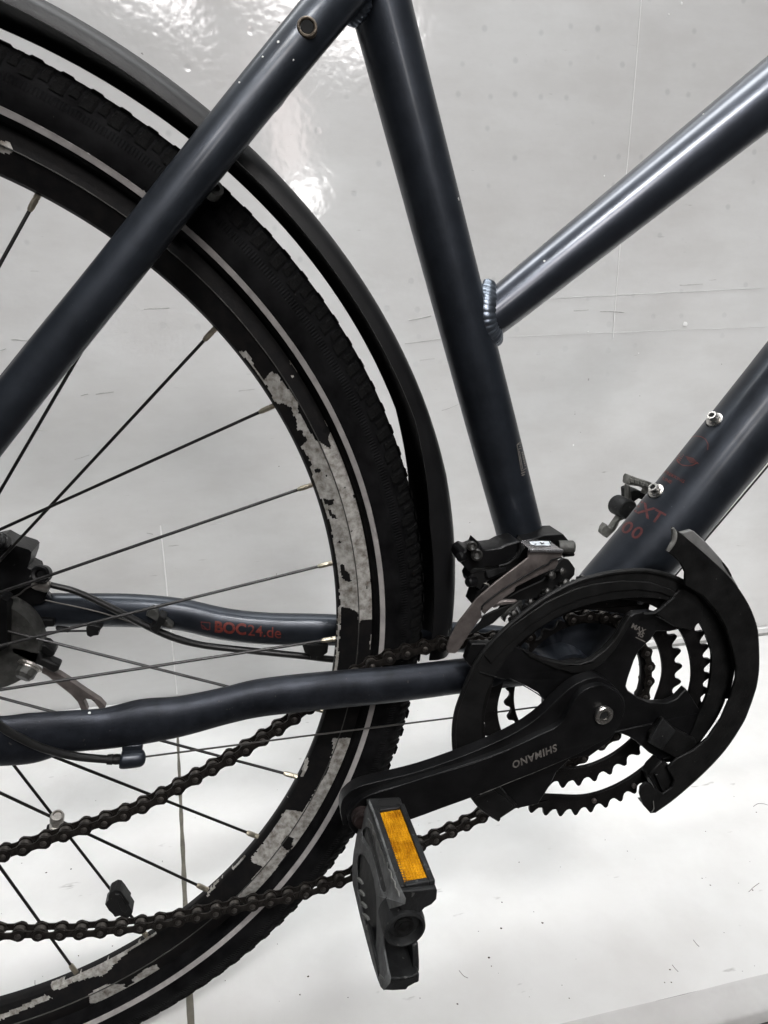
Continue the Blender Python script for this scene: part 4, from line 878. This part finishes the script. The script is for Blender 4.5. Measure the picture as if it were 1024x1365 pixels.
def px_plate(bm, loops, yf, vec):
    fl2 = [[Vector((a, b, 0)) for a, b in lp] for lp in loops]; tris = geometry.tessellate_polygon(fl2)
    pts = [U(a, b, yf(a, b)) for lp in loops for a, b in lp]
    A = [bm.verts.new(p) for p in pts]; B = [bm.verts.new(p + vec) for p in pts]
    for t in tris: bm.faces.new([A[i] for i in t]); bm.faces.new([B[i] for i in reversed(t)])
    o = 0
    for lp in loops:
        n = len(lp)
        for i in range(n): j = (i + 1) % n; bm.faces.new((A[o + i], A[o + j], B[o + j], B[o + i]))
        o += n
tfy = lambda a, b: -.105 - .001257 * (a - 492) - .0002434 * (b - 1070)
t_out = Kp0([(262, 212), (225, 300), (195, 390), (176, 500), (168, 590), (172, 680), (190, 760), (218, 880), (250, 1000), (285, 1130), (312, 1215), (330, 1262), (350, 1282), (385, 1240), (372, 1190), (360, 1120), (350, 1060), (348, 980), (345, 890), (372, 820), (445, 800), (470, 790), (428, 700), (380, 560), (330, 400), (290, 280)])
t_s1 = Kp0([(222, 385), (232, 365), (250, 350), (275, 362), (292, 400), (305, 480), (325, 560), (345, 640), (360, 700), (356, 745), (345, 748), (330, 710), (318, 650), (300, 570), (275, 500), (240, 450), (225, 420)])
t_s2 = Kp0([(196, 620), (197, 560), (203, 520), (215, 506), (238, 515), (268, 570), (292, 650), (304, 740), (308, 860), (306, 980), (300, 1040), (290, 1046), (272, 1010), (245, 930), (215, 800), (200, 710)])
bm = bmesh.new(); px_plate(bm, [t_out, t_s1, t_s2], tfy, Vector((.0012, .0030, 0)))
pedal = link('pedal', bm_mesh('p', bm), M['pedal_face'], bike, True, 40); bevel(pedal, .0010, 2)
rec = Kp0([(192, 420), (215, 340), (250, 330), (300, 380), (370, 640), (380, 760), (330, 800), (330, 1060), (290, 1075), (240, 960), (205, 800), (184, 640)])
bm = bmesh.new(); px_plate(bm, [rec], lambda a, b: tfy(a, b) + .0042, Vector((.0010, 0, 0)))
o = link('tread_back', bm_mesh('p', bm), M['plastic'], pedal, True, 40)  # black panel behind the openings; its colour supplies their shade
# front block that carries the reflector
bm = bmesh.new(); px_plate(bm, [Kp0([(418, 722), (640, 702), (655, 712), (650, 765), (625, 792), (585, 812), (560, 838), (500, 842), (452, 832), (425, 790)])], lambda a, b: -.178, Vector((0, .079, -.0068)))
o = link('front_block', bm_mesh('b', bm), M['pedal'], pedal, True, 40); bevel(o, .0018, 3)
# frame round the reflector
Kp = lambda p: cr(430, 1020, 4.267, p)
def topz(y): return -.0178 + (y - YN) / (-.098 - YN) * (-.0065)
def top_ring(bm, x0, x1, y0, y1, w, h, lift=0):
    for a in ((x0, x0 + w, y0, y1), (x1 - w, x1, y0, y1), (x0 + w, x1 - w, y0, y0 + w), (x0 + w, x1 - w, y1 - w, y1)):
        z0, z1 = topz(a[2]), topz(a[3])
        hull_box(bm, [P3(a[0], a[2], z0 - .001), P3(a[1], a[2], z0 - .001), P3(a[1], a[3], z1 - .001), P3(a[0], a[3], z1 - .001), P3(a[0], a[2], z0 + h), P3(a[1], a[2], z0 + h), P3(a[1], a[3], z1 + h), P3(a[0], a[3], z1 + h)])
bm = bmesh.new(); top_ring(bm, -.1640, -.1450, -.1755, -.1105, .0032, .0022); o = link('reflector_frame', bm_mesh('b', bm), M['pedal'], pedal, True, 40); bevel(o, .0006, 2)
# far-end ridge with a slot
bm = bmesh.new(); hull_box(bm, [P3(-.161, -.1085, topz(-.1085) - .001), P3(-.147, -.1085, topz(-.1085) - .001), P3(-.147, -.1015, topz(-.1015) - .001), P3(-.161, -.1015, topz(-.1015) - .001), P3(-.161, -.1085, topz(-.1085) + .0004), P3(-.147, -.1085, topz(-.1085) + .0004), P3(-.147, -.1015, topz(-.1015) + .0004), P3(-.161, -.1015, topz(-.1015) + .0004)])
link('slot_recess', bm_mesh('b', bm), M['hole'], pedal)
# amber lens of small pyramids
bm = bmesh.new(); nx, ny = 7, 30; x0, x1, y0, y1 = -.1607, -.1483, -.1722, -.1138
for i in range(nx):
    for j in range(ny):
        xa, xb = x0 + (x1 - x0) * i / nx, x0 + (x1 - x0) * (i + 1) / nx; ya, yb = y0 + (y1 - y0) * j / ny, y0 + (y1 - y0) * (j + 1) / ny
        q = [bm.verts.new(P3(xx, yy, topz(yy) + .0006)) for xx, yy in ((xa, ya), (xb, ya), (xb, yb), (xa, yb))]
        c = bm.verts.new(P3((xa + xb) / 2, (ya + yb) / 2, topz((ya + yb) / 2) + .0013))
        for k in range(4): bm.faces.new((q[k], q[(k + 1) % 4], c))
me = bm_mesh('lens', bm); link('reflector', me, M['amber'], pedal, False)
# scuffed grip ribs on the tread edge, each a bar
for k in range(8):
    t = k / 7; a, b = Kp0([(262 + 150 * t, 300 + 380 * t)])[0]; 
    bm = bmesh.new(); q = [U(a, b, tfy(a, b)), U(a + 6 , b + 8, tfy(a + 6, b + 8)), U(a + 7, b + 15, tfy(a + 7, b + 15)), U(a + 1.5, b + 8, tfy(a + 1.5, b + 8))]
    hull_box(bm, [v + Vector((.001, 0, 0)) for v in q] + [v + Vector((-.0007, -.0003, 0)) for v in q])
    o = link('grip_rib', bm_mesh('r', bm), M['pedal_grey'], pedal, True, 40)
for k in range(9):
    t = k / 8; a = 476 + 30 * t - 4 * math.sin(t * 3.14); b = 1172 + 128 * t; c = U(a + 3.2, b, tfy(a + 3.2, b)); dv = (U(a + 6, b + 18, tfy(a + 6, b + 18)) - c).normalized()
    bm = bmesh.new(); q = [U(a + .8, b - 2.5, tfy(a, b)), U(a + 6.5, b + 2.5, tfy(a + 6, b + 2)), U(a + 7.5, b + 6.5, tfy(a + 7, b + 6)), U(a + 2.2, b + 2.5, tfy(a + 2, b + 2))]
    hull_box(bm, [v + Vector((.001, 0, 0)) for v in q] + [v + Vector((-.0006, -.0003, 0)) for v in q])
    o = link('grip_rib', bm_mesh('r', bm), M['pedal_grey'], pedal, True, 40)
# rear block: bottom bar, side post and dark pocket between them
plates('rear_block', [(Kp0([(312, 1172), (330, 1165), (345, 1190), (372, 1208), (440, 1212), (505, 1205), (545, 1180), (552, 1195), (550, 1235), (520, 1245), (490, 1262), (480, 1280), (400, 1284), (345, 1282), (325, 1250)]), -.178, .030)], M['pedal'], pedal, .0016)
plates('side_wall', [(Kp0([(512, 1030), (545, 1012), (552, 1120), (552, 1170), (535, 1195), (515, 1190)]), -.174, .040)], M['pedal'], pedal, .0010)
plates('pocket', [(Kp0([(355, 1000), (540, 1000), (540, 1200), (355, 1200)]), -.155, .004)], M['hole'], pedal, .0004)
# bearing barrel with recessed end
cb_ = U(540.5, 1241, -.180)
lathe('bearing_barrel', cb_, Vector((0, 1, 0)), [(.0035, .0030), (.0035, .0060), (.0040, .0082), (.0008, .0088), (0, .0094), (.0006, .0108), (.004, .0114), (.014, .0112), (.018, .0065), (.078, .0060)], M['pedal'], pedal, 40)
lathe('end_cap', cb_ + Vector((0, .0034, 0)), Vector((0, -1, 0)), [(0, .0052), (.0010, .0052), (.0013, .0042), (.0008, .0030), (.0012, .0018), (.0014, .001)], M['plastic'], pedal, 30)
# ---- far pedal behind the down tube
Q8 = lambda p: cr(800, 620, 8.533, p)
fp = plates('pedal', [(Q8([(325, 150), (345, 115), (460, 160), (600, 205), (640, 240), (640, 330), (520, 340), (545, 290), (460, 245), (330, 230), (318, 215)]), .100, .010),
                      (Q8([(325, 225), (345, 235), (350, 300), (362, 400), (380, 470), (400, 560), (230, 640), (180, 740), (80, 835), (20, 780), (35, 720), (75, 668), (110, 715), (130, 722), (215, 600), (260, 560), (300, 480), (325, 400)]), .112, .008)], M['pedal_far'], bike, .0018)
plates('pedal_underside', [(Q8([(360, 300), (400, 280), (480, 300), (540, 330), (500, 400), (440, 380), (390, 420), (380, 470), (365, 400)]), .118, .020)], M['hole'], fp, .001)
lathe('bearing_barrel', U(838, 680, .108), Vector((0, 1, 0)), [(0, .002), (.001, .007), (.0, .0085), (.002, .0098), (.02, .0098), (.02, .008)], M['pedal'], fp, 32)
for k in range(4): plates('grip_rib', [(Q8([(350 + k * 55, 148 + k * 18), (395 + k * 55, 165 + k * 18), (390 + k * 55, 215 + k * 18), (345 + k * 55, 198 + k * 18)]), .098, .004)], M['pedal_far'], fp, .0008)
# far crank arm, mostly behind the frame
sweep('crank_arm', [Vector((.002, .070, 0)), Vector((.08, .078, .022)), Vector((.160, .088, .050))], [.014, .012, .012], M['crank'], bike, depth=.55, seg=20)

# ---- front derailleur
R7 = lambda p: cr(600, 700, 5.69, p)
fd = plates('front_derailleur', [
    (R7([(600, 185), (595, 200), (590, 250), (500, 318), (350, 430), (200, 560), (60, 740), (0, 855), (-28, 930), (-20, 968), (40, 975), (62, 960), (150, 822), (228, 712), (246, 702), (236, 645), (252, 608), (400, 492), (490, 432), (560, 395), (690, 320), (742, 298), (762, 272), (800, 250), (850, 240), (850, 205), (840, 195)]), -.0600, .0016)], M['cage'], bike, .0005)
plates('cage_lower_flange', [(R7([(225, 640), (236, 590), (380, 480), (480, 415), (550, 380), (680, 305), (730, 285), (760, 255), (820, 240), (822, 290), (800, 330), (760, 345), (640, 400), (500, 470), (490, 500), (420, 545), (300, 640), (262, 680)]), -.0588, .0016)], M['cage'], fd, .0005)
tube_px('cage_rib', [(246, 0, 0, 0)] and [(*R7([(240, 640)])[0], -.0606, 2.6), (*R7([(258, 600)])[0], -.0606, 2.6), (*R7([(400, 490)])[0], -.0606, 2.6), (*R7([(560, 392)])[0], -.0606, 2.6), (*R7([(690, 318)])[0], -.0606, 2.6), (*R7([(745, 295)])[0], -.0606, 2.6), (*R7([(775, 262)])[0], -.0606, 2.6), (*R7([(848, 246)])[0], -.0606, 2.4)], M['hole'], fd, seg=8, sub=3)
# folded bright band on top of the cage
bm = bmesh.new()
fr = R7([(598, 198), (852, 198)]); bk = R7([(532, 120), (600, 108), (752, 118), (850, 186)])
a0, a1 = U(*fr[0], -.0606), U(*fr[1], -.0606)
b0, b1, b2, b3 = (U(*p, -.046) for p in bk)
m0, m1 = U(*R7([(596, 178)])[0], -.0600), U(*R7([(850, 184)])[0], -.0600)
F0 = [a0, m0, b0]; 
V_ = [bm.verts.new(v) for v in (a0, a1, m1, m0)]; bm.faces.new(V_)
t_ = [bm.verts.new(v) for v in (m0 + Vector((0, 0, 0)), m1, b3, b2, b1, b0)]; bm.faces.new(t_)
bmesh.ops.solidify(bm, geom=bm.faces[:], thickness=.0012)
bo = link('cage_band', bm_mesh('b', bm), M['cage_bright'], fd, True, 25); bevel(bo, .0004, 1)
tube_px('band_bend', [(*R7([(600, 192)])[0], -.0608, 5.5), (*R7([(720, 193)])[0], -.0608, 5.5), (*R7([(851, 197)])[0], -.0608, 5.5)], M['cage_bright'], fd, seg=14, sub=1)
dst = [R7([(598, 128), (690, 124), (760, 126), (768, 152), (740, 158), (640, 156), (610, 145)])]
decal('band_sticker', dst, [bo], M['white_sticker'], fd, .0003)
decal('sticker_print', stroke(R7([(680, 135), (700, 150)]), 1.4) + stroke(R7([(690, 150), (712, 140)]), 1.4) + stroke(R7([(750, 128), (766, 152)]), 1.4) + stroke(R7([(640, 152), (655, 148)]), 1), [bo], M['hole'], fd, .0006)
# curled end of the band
tube_px('band_curl', [(*R7([(535, 122)])[0], -.047, 3), (*R7([(528, 180)])[0], -.047, 3), (*R7([(500, 240)])[0], -.047, 3), (*R7([(440, 290)])[0], -.047, 3), (*R7([(370, 310)])[0], -.047, 3)], M['plastic'], fd, seg=8, sub=4)
# arm body: dark linkage left, clamp round the seat tube
plates('linkage_body', [(R7([(85, 215), (130, 185), (165, 200), (212, 180), (230, 135), (248, 182), (300, 188), (370, 178), (420, 150), (520, 122), (540, 130), (530, 190), (480, 250), (420, 295), (330, 320), (180, 330), (150, 355), (110, 320), (80, 270)]), -.044, .020)], M['crank'], fd, .0014)
plates('linkage_arm', [(R7([(200, 360), (270, 350), (420, 300), (520, 240), (590, 130), (600, 200), (585, 260), (440, 360), (330, 410), (260, 430), (240, 480), (285, 440), (300, 480), (240, 530), (205, 550), (172, 610), (205, 520), (210, 480), (160, 460), (145, 410), (165, 370)]), -.040, .016)], M['plastic'], fd, .0010)
plates('linkage_plate', [(R7([(270, 350), (420, 318), (430, 345), (330, 395), (280, 405)]), -.0425, .003)], M['pedal'], fd, .0008)
for px, py, rr in ((160, 160, .0034), (195, 225, .0040)):
    c = U(*R7([(px, py)])[0], -.0445); lathe('limit_screw', c, Vector((-.15, -1, .35)), [(-.003, rr * .8), (.002, rr * .8), (.0024, rr), (.0042, rr), (.0050, rr * .7), (.0040, rr * .3)], M['stud'], fd, 12, 20)
for px, py in ((90, 240), (155, 430)):
    lathe('pivot_pin', U(*R7([(px, py)])[0], -.042), Vector((-.9, -.4, .2)), [(-.004, .0034), (.002, .0034), (.003, .0024)], M['crank'], fd, 14)
tube_px('return_spring', [(*R7([(255, 440)])[0], -.046, 2), (*R7([(290, 450)])[0], -.046, 2), (*R7([(300, 480)])[0], -.046, 2)], M['alu'], fd, seg=8)
plates('dark_filler_plates', [(R7([(215, 600), (225, 480), (330, 400), (480, 300), (600, 250), (700, 330), (560, 420), (400, 500), (300, 560), (205, 690), (180, 640)]), -.030, .004),
                          (R7([(300, 620), (480, 440), (750, 310), (880, 260), (940, 330), (930, 400), (850, 440), (700, 520), (520, 585), (400, 600)]), -.036, .004)], M['plastic'], fd, .001)  # added black filler plates that close bright gaps behind the linkage
# clamp band
cl = bmesh.new()
c0 = U(699, 733, 0); axd = (U(690, 698, 0) - U(712, 780, 0)).normalized()
add_lathe(cl, c0 - axd * .004, axd, [(-.008, .0180), (-.009, .0198), (.009, .0198), (.0105, .0185)], 44)
link('clamp_band', bm_mesh('c', cl), M['plastic'], fd, True, 40)
plates('clamp_lug', [(R7([(560, 115), (640, 100), (720, 78), (860, 70), (885, 100), (910, 130), (948, 225), (940, 235), (860, 245), (850, 190), (760, 120), (640, 112)]), -.028, .022)], M['crank'], fd, .0016)
lathe('clamp_bolt', U(*R7([(865, 165)])[0], -.034), Vector((1, -.25, -.02)), [(-.004, .0046), (.006, .0046), (.0072, .0036)], M['bracket'], fd, 20)
plates('cage_inner_plate', [(R7([(830, 270), (860, 250), (905, 265), (950, 330), (945, 380), (900, 430), (860, 440), (820, 480), (740, 510), (640, 560), (520, 570), (340, 680), (420, 560), (520, 500), (700, 420), (780, 350)]), -.042, .0018),
                            (R7([(252, 690), (330, 650), (480, 600), (420, 660), (330, 745), (240, 790), (180, 830), (160, 815), (235, 730)]), -.050, .0016)], M['plastic'], fd, .0006)
plates('cage_tail_bridge', [(R7([(350, 590), (410, 572), (520, 575), (480, 600), (380, 615), (330, 635)]), -.054, .004)], M['cage'], fd, .001)
plates('cable_carrier', [(R7([(400, 690), (440, 640), (520, 580), (545, 570), (560, 640), (540, 660), (520, 610), (460, 665), (430, 700), (420, 740), (410, 735)]), -.038, .006)], M['bracket'], fd, .001)
for px, py, rr in ((480, 672, .0030), (605, 585, .0028), (732, 505, .0028), (868, 440, .0030), (990, 398, .0020), (272, 892, .0028), (760, 382, .0030), (840, 352, .0026)):
    c = U(*R7([(px, py)])[0], -.047); lathe('cage_stud', c, Vector((.1, -1, .45)), [(-.004, rr * .6), (.001, rr * .6), (.0015, rr), (.0032, rr * .9), (.0040, rr * .4)], M['stud'], fd, 14)

# ---- chain: rollers and pins in the chain mesh, plates as links
PITCH_ = .0127
def link_plate_pts(a, b, w, waist, y, n=9):
    d = (b - a); L = math.hypot(d.x, d.z); t = Vector((d.x, 0, d.z)) / L; nrm = Vector((-t.z, 0, t.x)); P = []
    for k in range(n): an = math.pi / 2 + math.pi * k / (n - 1); P.append(a + (t * math.cos(an) + nrm * math.sin(an)) * w)
    P.append(a + t * L * .34 - nrm * waist * 1.05); P.append(a + t * L * .5 - nrm * waist); P.append(a + t * L * .66 - nrm * waist * 1.05)
    for k in range(n): an = -math.pi / 2 + math.pi * k / (n - 1); P.append(b + (t * math.cos(an) + nrm * math.sin(an)) * w)
    P.append(a + t * L * .66 + nrm * waist * 1.05); P.append(a + t * L * .5 + nrm * waist); P.append(a + t * L * .34 + nrm * waist * 1.05)
    return P
chain_links = []; chain_pins = []
def run_chain(path, start=0):
    P = catmull(path, 12); acc = 0; pins = [P[0]]
    for p, q in zip(P, P[1:]):
        seg = (q - p).length; pos = 0
        while acc + (seg - pos) >= PITCH_:
            step = PITCH_ - acc; pos += step; acc = 0; pins.append(p.lerp(q, pos / seg))
        acc += seg - pos
    chain_pins.extend(pins)
    for i in range(len(pins) - 1): chain_links.append((pins[i], pins[i + 1], (i + start) % 2))
lo = [(-60, 1246, -.045), (0, 1242, -.045), (62, 1241, -.045), (118, 1239, -.045), (170, 1234, -.0445), (225, 1226, -.044), (280, 1214, -.044), (340, 1202, -.0435), (400, 1189, -.043), (460, 1169, -.0425), (520, 1142, -.042), (590, 1111, -.041), (640, 1087, -.0405), (690, 1058, -.040), (740, 1028, -.039), (790, 1000, -.0385)]
up_ = [(-50, 1152, -.040), (0, 1138, -.040), (50, 1122, -.040), (100, 1105, -.039), (150, 1089, -.038), (200, 1068, -.037), (255, 1038, -.036), (310, 1007, -.0355), (370, 970, -.0350), (430, 928, -.0345), (480, 893, -.0345), (520, 875, -.0345), (570, 861, -.0350), (620, 853, -.036), (670, 850, -.037), (720, 846, -.0375)]
run_chain([U(*p) for p in lo]); run_chain([U(*p) for p in up_], 1)
# chain lying round the small ring
rc = []
for k in range(30):
    a = rad(100 - k * 7.2); r = .0567; rc.append(Vector((.006 + r * math.cos(a), -.0378, -.004 + r * math.sin(a))))
run_chain(rc)
chain = D.objects.new('chain', None); C.objects.link(chain); chain.parent = bike
bm = bmesh.new(); Y1 = Vector((0, 1, 0))
add_lathe(bm, Vector((0, -.0049, 0)), Y1, [(0, .0012), (.0004, .0020), (.0033, .0020), (.0034, .0039), (.0064, .0039), (.0065, .0020), (.0094, .0020), (.0098, .0012)], 16)
rme = bm_mesh('roller', bm); rme.materials.append(M['pin']); rme.shade_smooth(); rme.set_sharp_from_angle(angle=rad(35))
for p in chain_pins:
    o = D.objects.new('roller', rme); C.objects.link(o); o.parent = chain; o.location = p
tmpl = {}
for kind in (0, 1):
    bm = bmesh.new(); yy = .0031 if kind == 0 else .0021
    P = link_plate_pts(Vector((0, 0, 0)), Vector((PITCH_, 0, 0)), .0046, .0024 if kind == 0 else .0026, 0)
    for s in (-1, 1):
        y0 = (-yy - .0009) if s < 0 else yy
        add_plate3(bm, [[p + Vector((0, y0, 0)) for p in P]], .0009)
    me = bm_mesh('link', bm); me.materials.append(M['chain']); me.shade_smooth(); me.set_sharp_from_angle(angle=rad(30)); tmpl[kind] = me
for a, b, kind in chain_links:
    o = D.objects.new('chain_link', tmpl[kind]); C.objects.link(o); o.parent = chain
    d = b - a; X = d.normalized(); Z = X.cross(Vector((0, 1, 0))).normalized(); Y = Z.cross(X)
    o.matrix_local = Matrix(((X.x, Y.x, Z.x, a.x), (X.y, Y.y, Z.y, a.y), (X.z, Y.z, Z.z, a.z), (0, 0, 0, 1)))
